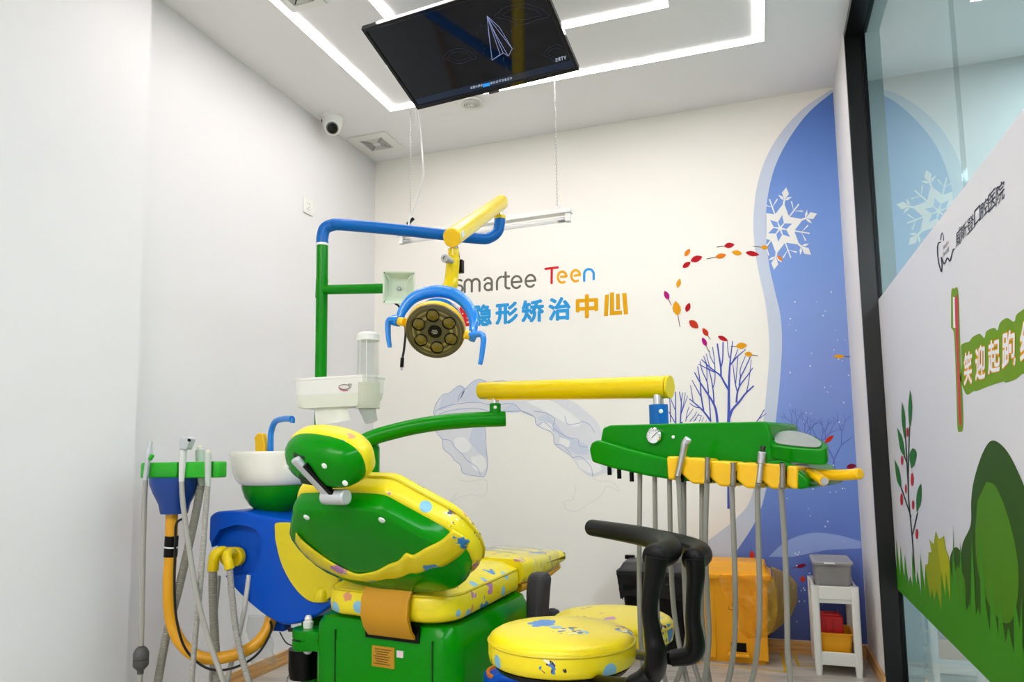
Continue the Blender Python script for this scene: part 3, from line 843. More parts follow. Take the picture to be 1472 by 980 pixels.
# bare trees
tree_ink = printed('tree_blue', '#4a59b4')
Tm = lambda x, y: M3(950 + x / 7, 480 + y / 7)
tm = MB()
for pts, w0, w1 in (([(682, 900), (684, 760), (684, 560), (690, 380), (700, 250), (722, 70)], 34, 9), ([(682, 560), (640, 490), (600, 420), (545, 375), (490, 330), (408, 255)], 22, 8), ([(605, 430), (603, 340), (585, 220), (568, 95)], 18, 14),
                    ([(605, 340), (622, 250), (625, 80)], 12, 12), ([(545, 385), (470, 350), (380, 302)], 12, 8), ([(690, 240), (675, 170), (670, 70)], 10, 7), ([(700, 310), (760, 235), (853, 155)], 18, 8), ([(720, 280), (750, 220), (775, 150)], 10, 7),
                    ([(690, 840), (720, 760), (790, 680), (850, 600), (935, 520)], 26, 14), ([(760, 690), (770, 590), (800, 510), (870, 420), (925, 340)], 20, 8), ([(770, 580), (745, 480), (725, 310)], 12, 7), ([(790, 520), (800, 440), (840, 360), (900, 230)], 16, 10),
                    ([(800, 430), (800, 350), (852, 220)], 9, 7), ([(752, 500), (770, 300), (775, 230)], 9, 7), ([(860, 590), (885, 470), (910, 260)], 10, 6), ([(570, 900), (555, 770), (520, 680), (450, 570), (385, 470), (338, 385)], 26, 10),
                    ([(535, 700), (525, 560), (495, 400), (430, 220)], 14, 7), ([(525, 540), (545, 450), (540, 280), (520, 130)], 10, 7), ([(535, 300), (500, 230), (487, 165)], 8, 6), ([(480, 600), (465, 480), (415, 370), (395, 270)], 13, 7), ([(465, 470), (460, 330), (440, 250)], 8, 6), ([(500, 370), (470, 250), (455, 195)], 8, 6),
                    ([(430, 770), (405, 620), (395, 480), (370, 325)], 16, 8), ([(415, 650), (360, 550), (312, 462)], 12, 7), ([(505, 880), (440, 790), (370, 720), (285, 650)], 20, 9), ([(400, 740), (350, 735), (290, 698)], 10, 7), ([(325, 680), (310, 590), (298, 515)], 9, 7), ([(500, 860), (490, 700), (480, 620)], 12, 10)):
    stroke(tm, spline2(pts, 3), w0, Tm, taper=w1)
obj('tree', tm, tree_ink, mural, smooth=0)
SMALL = []
for pts, w0, w1 in (([(150, 900), (148, 760), (148, 580)], 14, 9), ([(140, 890), (80, 780)], 10, 9), ([(148, 770), (110, 680), (90, 620)], 9, 6), ([(97, 890), (92, 700), (83, 625)], 9, 6), ([(195, 900), (203, 760), (205, 680), (185, 580)], 14, 8), ([(203, 800), (225, 720), (247, 590)], 8, 6), ([(205, 690), (215, 620), (225, 585)], 8, 5), ([(205, 800), (245, 690), (272, 620)], 8, 5), ([(250, 880), (262, 800), (285, 728)], 8, 5), ([(255, 850), (325, 750)], 7, 5), ([(290, 880), (340, 820), (360, 780)], 8, 5), ([(330, 880), (385, 800)], 7, 5), ([(345, 870), (372, 820), (410, 820)], 6, 5), ([(385, 880), (410, 820)], 6, 4), ([(415, 880), (432, 835)], 6, 4), ([(450, 882), (462, 866)], 5, 4), ([(950, 900), (1000, 830), (1040, 760)], 10, 8), ([(975, 860), (1060, 800)], 8, 6)):
    SMALL.append((pts, w0, w1))
for lo_, hi_x in ((0, 170), (170, 600), (600, 2000)):
    tm = MB()
    for pts, w0, w1 in SMALL:
        if lo_ <= pts[0][0] < hi_x: stroke(tm, spline2(pts, 3), w0, Tm, taper=w1)
    obj('tree', tm, tree_ink, mural, smooth=0)
# lower stems of the wall trees, seen under the instrument tray
for x, w in ((979.5, 3.6), (1047.5, 4.2)):
    obj('trunk', stroke(MB(), [(x, 606), (x, 731)], w, M3), tree_ink, mural, smooth=0)
tree2 = printed('tree_slate', '#6273c0')
def twig(mb, x, y, a, L, w, d):
    x1, y1 = x + L * math.cos(a), y - L * math.sin(a)
    if x1 > 1226 + (y1 - 640) * .06: return
    stroke(mb, [(x, y), (x1, y1)], w, M3, taper=w * .7)
    if d:
        for s in (-1, 1): twig(mb, x1, y1, a + s * random.uniform(.22, .5), L * random.uniform(.65, .85), w * .68, d - 1)
for bx, by, L in ((1172, 690, 34), (1198, 690, 30), (1150, 668, 26)):
    tm = MB(); twig(tm, bx, by, math.pi / 2 + random.uniform(-.1, .1), L, 3.6, 4); obj('tree', tm, tree2, mural, smooth=0)
sm = MB()
for k in range(70):
    x, y = random.uniform(1128, 1222), random.uniform(400, 900)
    disc(sm, x, y, *(2 * [random.choice((.6, .8, 1.1))]), M4, 8)
o = obj('snow_dots', sm, printed('snow_dot', '#dfe6f2'), mural, smooth=0); o['kind'] = 'stuff'
hill = printed('pale_hill', '#8fa6dc')
obj('snow_hill', MB().poly([M2(*p) for p in spline2([(1105, 800), (1130, 778), (1165, 766), (1200, 768), (1238, 778)], 5)] + [M2(1238, 788), M2(1190, 790), M2(1140, 800)]), hill, mural, smooth=0)
# leaves on a sweep
Lm = lambda x, y: (940 + x / 6.126, 340 + y / 6.126)
leafc = {'r': printed('leaf_red', '#b5131f'), 'o': printed('leaf_orange', '#dd7a12'), 'y': printed('leaf_gold', '#e09a12'), 'm': printed('leaf_magenta', '#b01078'), 'v': printed('leaf_vermilion', '#c3321a'), 'w': printed('leaf_wine', '#7e1030')}
stemM = printed('leaf_stem', '#5a3a2c')
def leaf(cx, cy, L, Wd, ang, col, stem=None):
    mb = MB(); n = 9; a = math.radians(ang); pts = []
    for s in (1, -1):
        rng = range(n + 1) if s == 1 else range(n - 1, 0, -1)
        for k in rng:
            u = k / n; w = math.sin(math.pi * u) ** .75 * (1 - .25 * u) * Wd / 2 * (1 + (.1 if k % 2 else -.04))
            dx, dy = (u - .5) * L, s * w
            pts.append((cx + dx * math.cos(a) + dy * math.sin(a), cy - dx * math.sin(a) + dy * math.cos(a)))
    o = obj('leaf', MB().poly([M4(*p) for p in pts]), leafc[col], mural, smooth=0)
    if stem:
        sb = MB(); stroke(sb, [(cx - .45 * L * math.cos(a), cy + .45 * L * math.sin(a)), (cx - (.5 * L + stem) * math.cos(a), cy + (.5 * L + stem) * math.sin(a))], .9, M4)
        obj('stem', sb, stemM, o, smooth=0)
for x, y, L, Wd, ang, col, st in ((665, 76, 15, 8.5, 8, 'r', 11), (295, 140, 13, 7, 55, 'o', 0), (375, 195, 18, 10, 20, 'r', 0), (288, 248, 14, 8, 35, 'r', 0), (590, 170, 16, 8, 12, 'o', 13), (730, 142, 15, 8, 170, 'y', 0), (868, 150, 20, 8, -10, 'r', 0), (975, 95, 11, 7, -5, 'y', 11),
                          (1110, 190, 11, 5, -50, 'o', 0), (218, 410, 14, 7, 75, 'y', 0), (112, 515, 14, 8, 115, 'm', 9), (200, 630, 21, 13, 100, 'y', 17), (300, 622, 14, 8, 70, 'r', 0), (352, 772, 17, 11, -40, 'v', 0), (452, 840, 14, 8, 125, 'v', 6), (444, 925, 14, 7, 115, 'm', 9), (608, 897, 16, 7, -25, 'r', 0), (772, 960, 16, 10, 5, 'y', 8)):
    leaf(*Lm(x, y), L, Wd, ang, col, st)
for x, y, L, Wd, ang, col, st in ((1076, 509, 12, 8, 170, 'y', 8), (1206, 512, 17, 6, 178, 'y', 11), (1192, 631, 17, 7, 40, 'v', 0), (1168, 670, 18, 11, 165, 'v', 0), (1224, 670, 15, 8, 10, 'w', 0), (1081, 797, 12, 8, 95, 'v', 0), (1152, 813, 15, 6, 15, 'w', 6), (1154, 832, 9, 8, 90, 'v', 0)):
    leaf(x, y, L, Wd, ang, col, st)

# ================================================================== FILM ON THE GLASS
XF = XG - .006
def film_map(off): return lambda x, y: at(x, y, X=XF - off)
F0, F1, F2, F3, F4 = (film_map(k) for k in (0, .0005, .001, .0015, .0012))
ztop, zbot = 1.655, at(1293.8, 850, X=XF).z
film = thing('window_film', 'white printed film with green bushes and slogan on the glass', 'window film', (XF, 1.8, zbot))
YN = .35                                          # the film runs on past the edge of the picture
obj('film_sheet', MB().span((XF, YN, zbot), (XG - .0005, YJ - .002, ztop)), mat('film_white', '#d6d8de', .35, vary=.02), film, smooth=0)
def fpt(y, z, off): return V3(XF - off, y, z)
gM = printed('grass_green', '#3a8a14', .4); gD = printed('bush_dark', '#284f0a', .4); gL = printed('bush_light', '#467f06', .4); gY = printed('bush_olive', '#8f9a10', .4); gY2 = printed('bush_lime', '#a8ab0c', .4)
# grass band with blades
pts = [fpt(YJ - .004, zbot + .001, .0012)]
y = YJ - .004; k = 0
edge = []
while y > YN + .05:
    hgt = random.uniform(.05, .17) if k % 2 else random.uniform(.015, .04)
    edge.append(fpt(y, zbot + .05 + hgt + (.05 if y < 2.6 else 0), .0012)); y -= random.uniform(.025, .05); k += 1
pts += edge + [fpt(YN + .01, zbot + .07, .0012), fpt(YN + .01, zbot + .001, .0012)]
def fpoly(name, pts, m, parent=film):
    pts = [V3(p.x, p.y, max(p.z, zbot + .001)) for p in pts]
    return obj(name, MB().poly(pts), m, parent, smooth=0)
# bushes: (px outline)
fpoly('bush', [F1(*p) for p in spline2([(1395, 985), (1390, 900), (1384, 860), (1382, 790), (1395, 755), (1396, 720), (1400, 690), (1412, 652), (1426, 633), (1445, 645), (1462, 675), (1480, 720), (1500, 790), (1510, 900), (1500, 1010)], 5)], gD)
fpoly('bush', [F2(*p) for p in spline2([(1418, 692), (1432, 700), (1450, 745), (1462, 800), (1464, 850), (1455, 890), (1440, 893), (1420, 865), (1406, 820), (1402, 770), (1405, 720)], 5)], gL)
fpoly('bush', [film_map(.0006)(*p) for p in spline2([(1366, 830), (1366, 800), (1374, 786), (1384, 800), (1390, 840), (1388, 885), (1380, 900), (1370, 880)], 5)], gD)
fpoly('bush', [F2(*p) for p in spline2([(1376, 812), (1386, 830), (1388, 865), (1383, 887), (1375, 880), (1368, 850)], 5)], gL)
fpoly('spiky_bush', [film_map(.0007)(*p) for p in [(1328, 870), (1330, 812), (1334, 810), (1335, 793), (1339, 794), (1336, 775), (1342, 782), (1345, 763), (1350, 775), (1357, 770), (1360, 790), (1364, 800), (1368, 835), (1370, 905), (1340, 890)]], gY)
fpoly('spiky_bush', [F2(*p) for p in [(1346, 765), (1350, 777), (1355, 772), (1359, 792), (1364, 802), (1367, 840), (1363, 895), (1357, 850), (1350, 805)]], gY2)
fpoly('grass', pts, gM)
for x0, y0, h_, w_, lean in ((1371, 900, 145, 5, -1), (1384, 905, 130, 8, -4), (1400, 930, 165, 11, -3), (1417, 960, 200, 14, -8), (1440, 980, 120, 10, -2), (1466, 985, 130, 9, 3), (1455, 985, 70, 8, -3), (1392, 925, 70, 6, 2)):
    fpoly('blade', [F3(x0 - w_ / 2, y0), F3(x0 + lean, y0 - h_), F3(x0 + w_ / 2, y0)], gM)
# berry sprig
sp = thing('berry_sprig_print', 'printed sprig with green leaves and red berries on the film', 'wall print', at(1305, 700, X=XF))
S_ = lambda x, y: (1270 + x / 3.163, 550 + y / 3.163)
stM = printed('sprig_stem', '#203018'); lfM = printed('sprig_leaf', '#1f6a26'); bM = printed('berry', '#b8202a')
mb = MB()
for pts in ([(142, 870), (130, 700), (112, 480), (118, 200)], [(125, 610), (85, 490), (75, 470)], [(112, 470), (100, 250), (97, 200)], [(132, 690), (155, 590)], [(108, 370), (90, 320)]):
    stroke(mb, [S_(*p) for p in spline2(pts, 4)], 1.6, F2, dots=False)
obj('stem', mb, stM, sp, smooth=0)
for pts in ([(120, 30), (130, 110), (120, 205), (112, 120)], [(83, 85), (98, 150), (97, 255), (82, 170)], [(62, 203), (85, 250), (97, 330), (75, 300)], [(125, 390), (118, 330), (133, 298), (150, 320), (140, 370)], [(50, 348), (72, 400), (80, 475), (60, 440)], [(150, 590), (150, 510), (170, 460), (170, 540)]):
    fpoly('leaf', [F3(*S_(*p)) for p in spline2(pts + pts[:1], 4)[:-1]], lfM, sp)
for x, y, rx, ry in ((108, 225, 4.5, 22), (84, 353, 5, 22), (130, 440, 6.5, 30), (101, 482, 4, 22), (82, 530, 6, 28), (134, 555, 5, 22), (151, 687, 6, 24)):
    obj('berry', disc(MB(), *S_(x, y), rx / 3.163, ry / 3.163, F3, 16), bM, sp, smooth=0)
# clinic name with tooth outline
Nm = lambda x, y: (1320 + x / 5.763, 230 + y / 5.763)
cn = thing('clinic_name_print', 'dark blue Chinese name with tooth outline on the film', 'lettering', at(1410, 310, X=XF))
navy = printed('navy', '#1b1d3c')
name_q = [(310, 545, 352, 735), (352, 500, 400, 680), (402, 435, 460, 625), (462, 365, 512, 560), (514, 300, 576, 500), (578, 225, 640, 440), (642, 150, 712, 390)]
for ch, (x0, y0, x1, y1) in zip('威斯登口腔医院', name_q):
    dy = (x1 - x0) * 1.15
    hgt = (y1 - y0) - dy * .95
    if ch == '口': hgt *= .98
    q = [(x0, y1 - hgt), (x1, y1 - hgt - dy), (x1, y1 - dy), (x0, y1)]
    mb = MB(); put_glyph(mb, ch, [Nm(*p) for p in q], F2, .0); obj('letter', mb, navy, cn, smooth=0)
mb = MB()
stroke(mb, [Nm(*p) for p in spline2([(210, 670), (205, 620), (195, 603), (182, 660)], 4)], .7, F2)
stroke(mb, [Nm(*p) for p in spline2([(186, 680), (165, 690), (158, 740), (165, 830), (190, 925), (196, 870), (190, 805), (200, 830), (215, 860), (240, 810), (262, 835), (285, 750), (300, 735)], 5)], 1.4, F2)
obj('tooth_outline', mb, navy, cn, smooth=0)
mb = MB()
for word, x0, y0 in (('Wisdom', 203, 745), ('Dental', 203, 805)):
    for k, ch in enumerate(word):
        x = x0 + k * 8.0; y = y0 - k * 9
        put_glyph(mb, ch, [Nm(x, y - (38 if ch in 'WDdtl' else 26)), Nm(x + 7, y - 7 - (38 if ch in 'WDdtl' else 26)), Nm(x + 7, y - 7), Nm(x, y)], F2, .0)
o = obj('small_letters', mb, printed('brown_grey', '#7d736c'), cn, smooth=0); o['kind'] = 'stuff'
# slogan
Gm = lambda x, y: (1320 + x / 4.083, 400 + y / 4.083)
sg = thing('slogan_print', 'white slogan outlined in orange and green beside a toothbrush', 'lettering', at(1430, 510, X=XF))
halo = [(245, 590), (255, 500), (250, 400), (268, 380), (300, 370), (318, 345), (360, 325), (388, 350), (400, 310), (445, 290), (465, 305), (480, 260), (520, 232), (562, 255), (575, 215), (605, 190), (660, 150), (760, 90), (760, 500), (660, 560), (610, 560), (575, 590), (515, 612), (500, 605), (420, 630), (345, 660), (325, 660), (290, 683), (270, 660)]
fpoly('green_outline', [F1(*Gm(*p)) for p in spline2(halo + halo[:1], 3)[:-1]], printed('halo_green', '#6a9410', .4), sg)
slog = [(268, 432, 315, 628), (335, 395, 392, 600), (410, 360, 478, 565), (492, 308, 570, 535), (598, 245, 690, 500)]
for ch, (x0, y0, x1, y1) in zip('笑迎起跑线', slog):
    dy = (x1 - x0) * .38; q = [Gm(x0, y0 + dy * .5), Gm(x1, y0 - dy * .5), Gm(x1, y1 - dy * .7), Gm(x0, y1)]
    mb = MB(); put_glyph(mb, ch, q, F2, .07); obj('orange_outline', mb, printed('outline_orange', '#e59a18', .4), sg, smooth=0)
    mb = MB(); put_glyph(mb, ch, q, F3, .02); obj('letter', mb, printed('letter_white', '#e8e9ee', .4), sg, smooth=0)
tb = thing('toothbrush_print', 'printed upright red toothbrush with green edge on the film', 'wall print', at(1376, 520, X=XF))
fpoly('green_edge', [F1(*Gm(*p)) for p in spline2([(192, 230), (194, 75), (212, 60), (234, 72), (243, 300), (250, 500), (262, 750), (262, 880), (246, 900), (230, 880), (224, 700), (216, 450), (208, 320), (192, 290)], 4)], printed('halo_green', '#6a9410', .4), tb)
fpoly('handle', [F2(*Gm(*p)) for p in spline2([(214, 120), (222, 100), (232, 130), (236, 400), (244, 600), (252, 840), (244, 860), (236, 800), (226, 480), (216, 250)], 4)], printed('brush_red', '#c8384c', .4), tb)
fpoly('bristles', [F2(*Gm(*p)) for p in [(203, 108), (215, 112), (218, 290), (205, 290)]], printed('letter_white', '#e8e9ee', .4), tb)

# ================================================================== DENTAL CHAIR
YAW = math.radians(9)
U = V3(math.cos(YAW), -math.sin(YAW), 0); V = V3(math.sin(YAW), math.cos(YAW), 0)
CC = V3(-1.10, 2.05, 0)
def CL(u, v, z): return CC + U * u + V * v + ZA * z
chair = thing('dental_chair', 'green and yellow dental chair with a printed vinyl cover seen from behind', 'dental chair', CL(0, .3, 0))
# base column: rounded box with a tapering right flank
def ring_uv(hw0, hw1, v0, v1, z, r=.05, n=5, uc=0.0):
    """plan outline, rear width hw0, front width hw1"""
    pts = []
    for cu, cv, a0 in ((hw1 - r, v1 - r, 0), (-hw1 + r, v1 - r, 90), (-hw0 + r, v0 + r, 180), (hw0 - r, v0 + r, 270)):
        for k in range(n + 1):
            a = math.radians(a0 + 90 * k / n); pts.append(CL(uc + cu + r * math.cos(a), cv + r * math.sin(a), z))
    return pts
body = MB().loft([ring_uv(.277, .23, -.03, .62, .0, .075, 5, -.045), ring_uv(.277, .23, -.03, .62, .42, .075, 5, -.045), ring_uv(.272, .225, -.025, .61, .47, .07, 5, -.045), ring_uv(.255, .21, -.01, .60, .497, .06, 5, -.045), ring_uv(.21, .19, .01, .58, .506, .05, 5, -.045)])
base = obj('base_cover', body, GREEN, chair)
# shut lines of the rear panel
for u in (-.205, .165):
    obj('panel_seam', MB().box(CL(u, -.031, .24), (.004, .004, .45), (U, V, ZA)), mat('green_seam', '#06400a', .4), base)
obj('hinge_recess', MB().box(CL(.018, -.028, .478), (.2, .01, .05), (U, V, ZA)), BLACK, chair)
hp = []
for z, v in ((.462, -.036), (.49, -.06), (.53, -.075), (.58, -.07), (.64, -.03)):
    hp.append([CL(-.07, v, z), CL(.106, v, z)])
hb = MB()
n = len(hp)
hb.sheet(hp); hb2 = MB().loft([[a, b, b + V * .015, a + V * .015] for a, b in hp])
obj('hinge_plate', hb2, mat('amber_paint', '#c08a0c', .35, vary=.04), chair, bevel=.003)
# nameplate
pl_c = onplane(551, 944, CL(0, -.0305, 0), V)
npl = obj('nameplate', MB().box(pl_c, (.085, .003, .062), (U, V, ZA)), mat('brass_label', '#b98a1e', .35, metal=.3), chair)
mb = MB()
for k in range(7): mb.box(pl_c - V * .002 + ZA * (.022 - k * .0072) + U * (-.004 if k else 0), (.062 - .01 * (k % 3), .001, .0022), (U, V, ZA))
o = obj('nameplate_text', mb, mat('label_ink', '#5a3c10', .6), npl); o['kind'] = 'stuff'
st_c = onplane(575, 940, CL(0, -.0305, 0), V)
obj('sticker', MB().box(st_c, (.024, .002, .02), (U, V, ZA)), mat('sticker_white', '#d8c8cc', .5), chair)
# seat cushion
def cushion(ringf, zs):
    return MB().loft([ringf(*z) for z in zs])
def seat_ring(ins, z):
    pts = []
    for u, v, r, a0 in ((.165, .62, .13, 0), (-.205, .62, .13, 90), (-.262, -.045, .09, 180), (.222, -.045, .11, 270)):
        su, sv = (1 if u > 0 else -1), (1 if v > .3 else -1)
        cu, cv = u - su * (r), v - sv * (r)
        for k in range(7):
            a = math.radians(a0 + 90 * k / 6); pts.append(CL(cu + (r - ins) * math.cos(a), cv + (r - ins) * math.sin(a), z))
    return pts
seat = obj('seat_cushion', cushion(seat_ring, [(.02, .512), (.003, .522), (0, .54), (0, .578), (.008, .592), (.012, .594), (.022, .6), (.045, .612), (.075, .618)]), UPH, chair, smooth=60)
r1 = seat_ring(.006, .591); obj('seat_piping', MB().tube(r1 + [r1[0]], .0045, 6, caps=False), PIPING, seat)
# leg rest, wrapped in clear film
def leg_ring(v, hw, z0, z1, r=.03):
    pts = []
    for cu, cz, a0 in ((hw - r, z1 - r, 0), (-hw + r, z1 - r, 90), (-hw + r, z0 + r, 180), (hw - r, z0 + r, 270)):
        for k in range(5):
            a = math.radians(a0 + 22.5 * k); pts.append(CL(cu + r * math.cos(a), v, cz + r * math.sin(a)))
    return pts
leg = MB().loft([leg_ring(.55, .17, .535, .625), leg_ring(.72, .165, .53, .615), leg_ring(.98, .15, .555, .605), leg_ring(1.0, .14, .565, .595)])
lr = obj('leg_rest_cushion', leg, UPH, chair, smooth=50)
obj('leg_rest_pad', MB().loft([leg_ring(.58, .15, .50, .535, .015), leg_ring(.75, .15, .50, .53, .015), leg_ring(.96, .135, .53, .556, .01)]), ORANGEY, chair, smooth=50)
rows = []
for i in range(15):
    v = .60 + i * .022; t_ = i / 14
    row = []
    for k in range(25):
        a = 2 * math.pi * k / 24
        hw = .185 - .03 * t_ + .006 * math.sin(5 * a + i * 1.7) + random.uniform(-.002, .002)
        hz = .068 - .022 * t_ + .006 * math.cos(4 * a - i * 1.3)
        row.append(CL(hw * math.copysign(abs(math.cos(a)) ** .5, math.cos(a)), v + .012 * math.sin(3 * a + i), .575 + .006 * t_ + hz * math.copysign(abs(math.sin(a)) ** .5, math.sin(a))))
    rows.append(row)
obj('clear_foot_cover', MB().sheet(rows), BAGCLEAR, chair, smooth=30)
# back rest
BA = math.radians(46)
BP0 = CL(.04, -.02, .60); BS = -V * math.cos(BA) + ZA * math.sin(BA); BN = U.cross(BS)   # BN points to the rear underside or front
if BN.dot(EYE - BP0) < 0: BN = -BN
BP0 = BP0 - BN * .04
def BK(u, s, n=0): return BP0 + U * (u - .13 * (s - .18)) + BS * s + BN * n
def sym(half): return half + [(-u, s) for u, s in reversed(half)]
half = [(.0, .008), (.06, .009), (.12, .016), (.18, .03), (.225, .05), (.262, .08), (.285, .12), (.296, .165), (.297, .21), (.29, .25), (.275, .285), (.24, .326), (.2, .372), (.178, .398), (.166, .412), (.152, .421), (.13, .425), (.06, .428), (.0, .429)]
half = [(u * .985, s * .905 + .003) for u, s in half]
outline = half[:-1] + [(-u, s) for u, s in reversed(half)][:-1]
def back_ring(scale, n, sh=0):
    cs = .195
    return [BK(u * scale, cs + (s - cs) * scale + sh, n) for u, s in outline]
shell = MB().loft([back_ring(.5, .062), back_ring(.92, .058), back_ring(.965, .051), back_ring(.988, .04), back_ring(1.0, .022), back_ring(1.0, .0)])
obj('back_shell', shell, GREEN, chair, smooth=50)
cush = MB().loft([back_ring(1.0, .002), back_ring(1.03, -.003), back_ring(1.045, -.02), back_ring(1.045, -.05), back_ring(1.03, -.068), back_ring(.98, -.082), back_ring(.9, -.09)])
bc_ = obj('back_cushion', cush, UPH, chair, smooth=60)
pr = back_ring(1.048, -.052); obj('back_piping', MB().tube(pr + [pr[0]], .0045, 6, caps=False), PIPING, bc_)
# skirt of the cover folded over the lower back
inner_px = [(650, 762), (634, 777), (612, 788), (594, 798), (583, 796), (572, 806), (556, 813), (536, 822), (518, 825), (498, 820), (476, 808), (455, 794), (437, 779), (425, 766)]
outer_px = [(676, 779), (664, 796), (643, 811), (622, 820), (600, 827), (582, 831), (562, 834), (540, 836), (520, 836), (498, 832), (474, 823), (452, 810), (436, 796), (424, 778)]
ii, oo = spline2(inner_px, 4), spline2(outer_px, 4)
rows = []
for k, (a_, b_) in enumerate(zip(oo, ii)):
    row = []
    for j in range(6):
        w = j / 5
        x_, y_ = a_[0] + (b_[0] - a_[0]) * w, a_[1] + (b_[1] - a_[1]) * w
        row.append(onplane(x_, y_, BK(0, 0, [.058, .064, .067, .068, .068, .066][j] + .0015 * math.sin(k * .9 + j)), BN))
    rows.append(row)
sk = obj('cover_skirt', MB().sheet(rows), UPH, chair, smooth=60)
so = sk.modifiers.new('thick', 'SOLIDIFY'); so.thickness = .004
for x, y in ((441, 743), (549, 747)):
    obj('screw_cap', MB().lathe([(0, 0), (.010, 0), (.009, .003), (0, .004)], onplane(x, y, BK(0, 0, .0595), BN), BN, 16), SCREWC, chair)
# head rest
HA = math.radians(58)
HC = CL(.095, -.385, 1.003); HS = -V * math.cos(HA) + ZA * math.sin(HA); HN = U.cross(HS)
if HN.dot(EYE - HC) < 0: HN = -HN
HC = HC - HN * .035 - U * .048 - ZA * .018
tilt = math.radians(-10)
HU = (U * math.cos(tilt) + HS * math.sin(tilt)); HV = (HS * math.cos(tilt) - U * math.sin(tilt))
def HK(u, s, n=0): return HC + HU * u + HV * s + HN * n
def head_ring(k, n, m=36):
    out = []
    for i in range(m):
        a = 2 * math.pi * i / m
        c, s = math.cos(a), math.sin(a)
        out.append(HK(.124 * k * math.copysign(abs(c) ** .8, c), .075 * k * math.copysign(abs(s) ** .8, s) , n))
    return out
obj('headrest_shell', MB().loft([head_ring(.3, .062), head_ring(.6, .058), head_ring(.8, .047), head_ring(.93, .03), head_ring(.985, .012), head_ring(1, -.002)]), GREEN, chair, smooth=50)
hc = obj('headrest_cushion', MB().loft([head_ring(1.0, 0), head_ring(1.03, -.006), head_ring(1.04, -.022), head_ring(1.02, -.042), head_ring(.92, -.058), head_ring(.7, -.066), head_ring(.3, -.069)]), UPH, chair, smooth=60)
for u, s in ((.042, .022), (.088, -.03), (-.1, -.01)):
    k = (u / .138) ** 2 + (s / .085) ** 2
    obj('screw_cap', MB().lathe([(0, 0), (.0085, 0), (.0075, .003), (0, .004)], HK(u, s, .062 - .022 * k), HN, 16), SCREWC, chair)
obj('bracket_recess', MB().box(HK(-.035, -.005, .05), (.05, .10, .02), (HU, HV, HN)), mat('dark_recess', '#052a06', .5), chair, bevel=.008)
# silver neck bracket
p0, p1 = HK(-.04, .028, .066), onplane(476, 714, BK(0, 0, .064), BN)
bx = (p1 - p0); bl_ = bx.length; bx.normalize(); by_ = bx.cross(HN).normalized(); bz_ = bx.cross(by_)
nk = obj('neck_bracket', MB().box((p0 + p1) / 2, (bl_ + .02, .03, .018), (bx, by_, bz_)), SILVER, chair, bevel=.007)
obj('slot', MB().box((p0 + p1) / 2 + by_ * .0 + (EYE - p0).normalized() * .006 + U * .016, (bl_ * .8, .014, .014), (bx, by_, bz_)), BLACK, nk, bevel=.002)
obj('neck_pivot', MB().tube([p1 - U * .025, p1 + U * .055], .021, 20), SILVER, nk, bevel=.004)
# arm rest on the right
ar = thing_pts = [CL(.285, .42, .40), CL(.285, .43, .47), CL(.285, .44, .54), CL(.285, .45, .60)]
def arm_ring(p, w, d, r=.024):
    return [p + U * x + V * y for x, y in rr(w, d, r, 8)]
obj('armrest', MB().loft([arm_ring(ar[0] - ZA * .05, .05, .07), arm_ring(ar[0], .055, .075), arm_ring(ar[1], .062, .085), arm_ring(ar[2], .066, .09), arm_ring(ar[3] - ZA * .022, .066, .09), arm_ring(ar[3] - ZA * .01, .06, .082), arm_ring(ar[3] - ZA * .002, .05, .066)]), GREYPAD, chair, smooth=50)
obj('armrest_bracket', MB().box(CL(.25, .42, .385), (.1, .05, .05), (U, V, ZA)), BLACK, chair, bevel=.006)
c2 = at(794, 880, Y=2.75)
obj('armrest_end', MB().lathe([(.024, -.06), (.03, -.03), (.03, -.005), (.025, .008), (.012, .014), (0, .015)], c2, ZA, 20), GREYPAD, chair)
obj('armrest_arm', MB().tube(smooth_path([ar[0] - ZA * .03, (ar[0] + c2) / 2 - ZA * .05, c2 - ZA * .05], 5), .016, 10), BLACK, chair)
obj('floor_plate', MB().loft([ring_uv(.30, .28, -.12, .8, .0, .08), ring_uv(.30, .28, -.12, .8, .03, .08), ring_uv(.28, .26, -.1, .78, .045, .08)]), mat('grey_base', '#5a5d5c', .4), chair)
# green pivot joint at the left of the base
g = at(443, 915, Y=2.15)
pv = obj('pivot_joint', MB().lathe([(0, .0), (.05, 0), (.052, .004), (.052, .026), (.05, .03), (0, .03)], g, ZA, 28), GREEN2, chair)
obj('pivot_joint', MB().lathe([(0, 0), (.05, 0), (.052, .004), (.052, .03), (0, .03)], g - ZA * .036, ZA, 28), GREEN2, chair)
gb = CL(-.2, .05, g.z)
obj('pivot_arm', MB().box((g + gb) / 2 - ZA * .003, ((gb - g).length, .085, .062), ((gb - g).normalized(), ZA.cross((gb - g).normalized()), ZA)), GREEN2, chair, bevel=.006)
obj('knob', MB().lathe([(.016, 0), (.017, .01), (.017, .02), (.012, .024), (.013, .03), (.008, .04), (0, .042)], g + ZA * .03 + U * .0, ZA, 20), WPLAST, pv)
obj('knob', MB().lathe([(.014, 0), (.014, -.014), (.008, -.02), (0, -.021)], g - ZA * .036, ZA, 20), WPLAST, pv)
gc = at(438, 935, Y=2.25)
obj('motor_can', MB().lathe([(0, 0), (.05, 0), (.055, .03), (.055, .1), (0, .1)], gc - ZA * .09, ZA, 24), BLACK, chair)
gp = at(452, 878, Y=2.3)
obj('support_column', MB().lathe([(.045, -.25), (.045, .08), (0, .08)], gp, ZA, 24), GREEN2, chair)
# green curved tray arm
pts = [at(492, 662, Y=2.2), at(525, 634, Y=2.22), at(570, 619, Y=2.26), at(620, 609, Y=2.3), at(670, 604, Y=2.35), at(727, 601.5, Y=2.4)]
TARM_END = pts[-1]

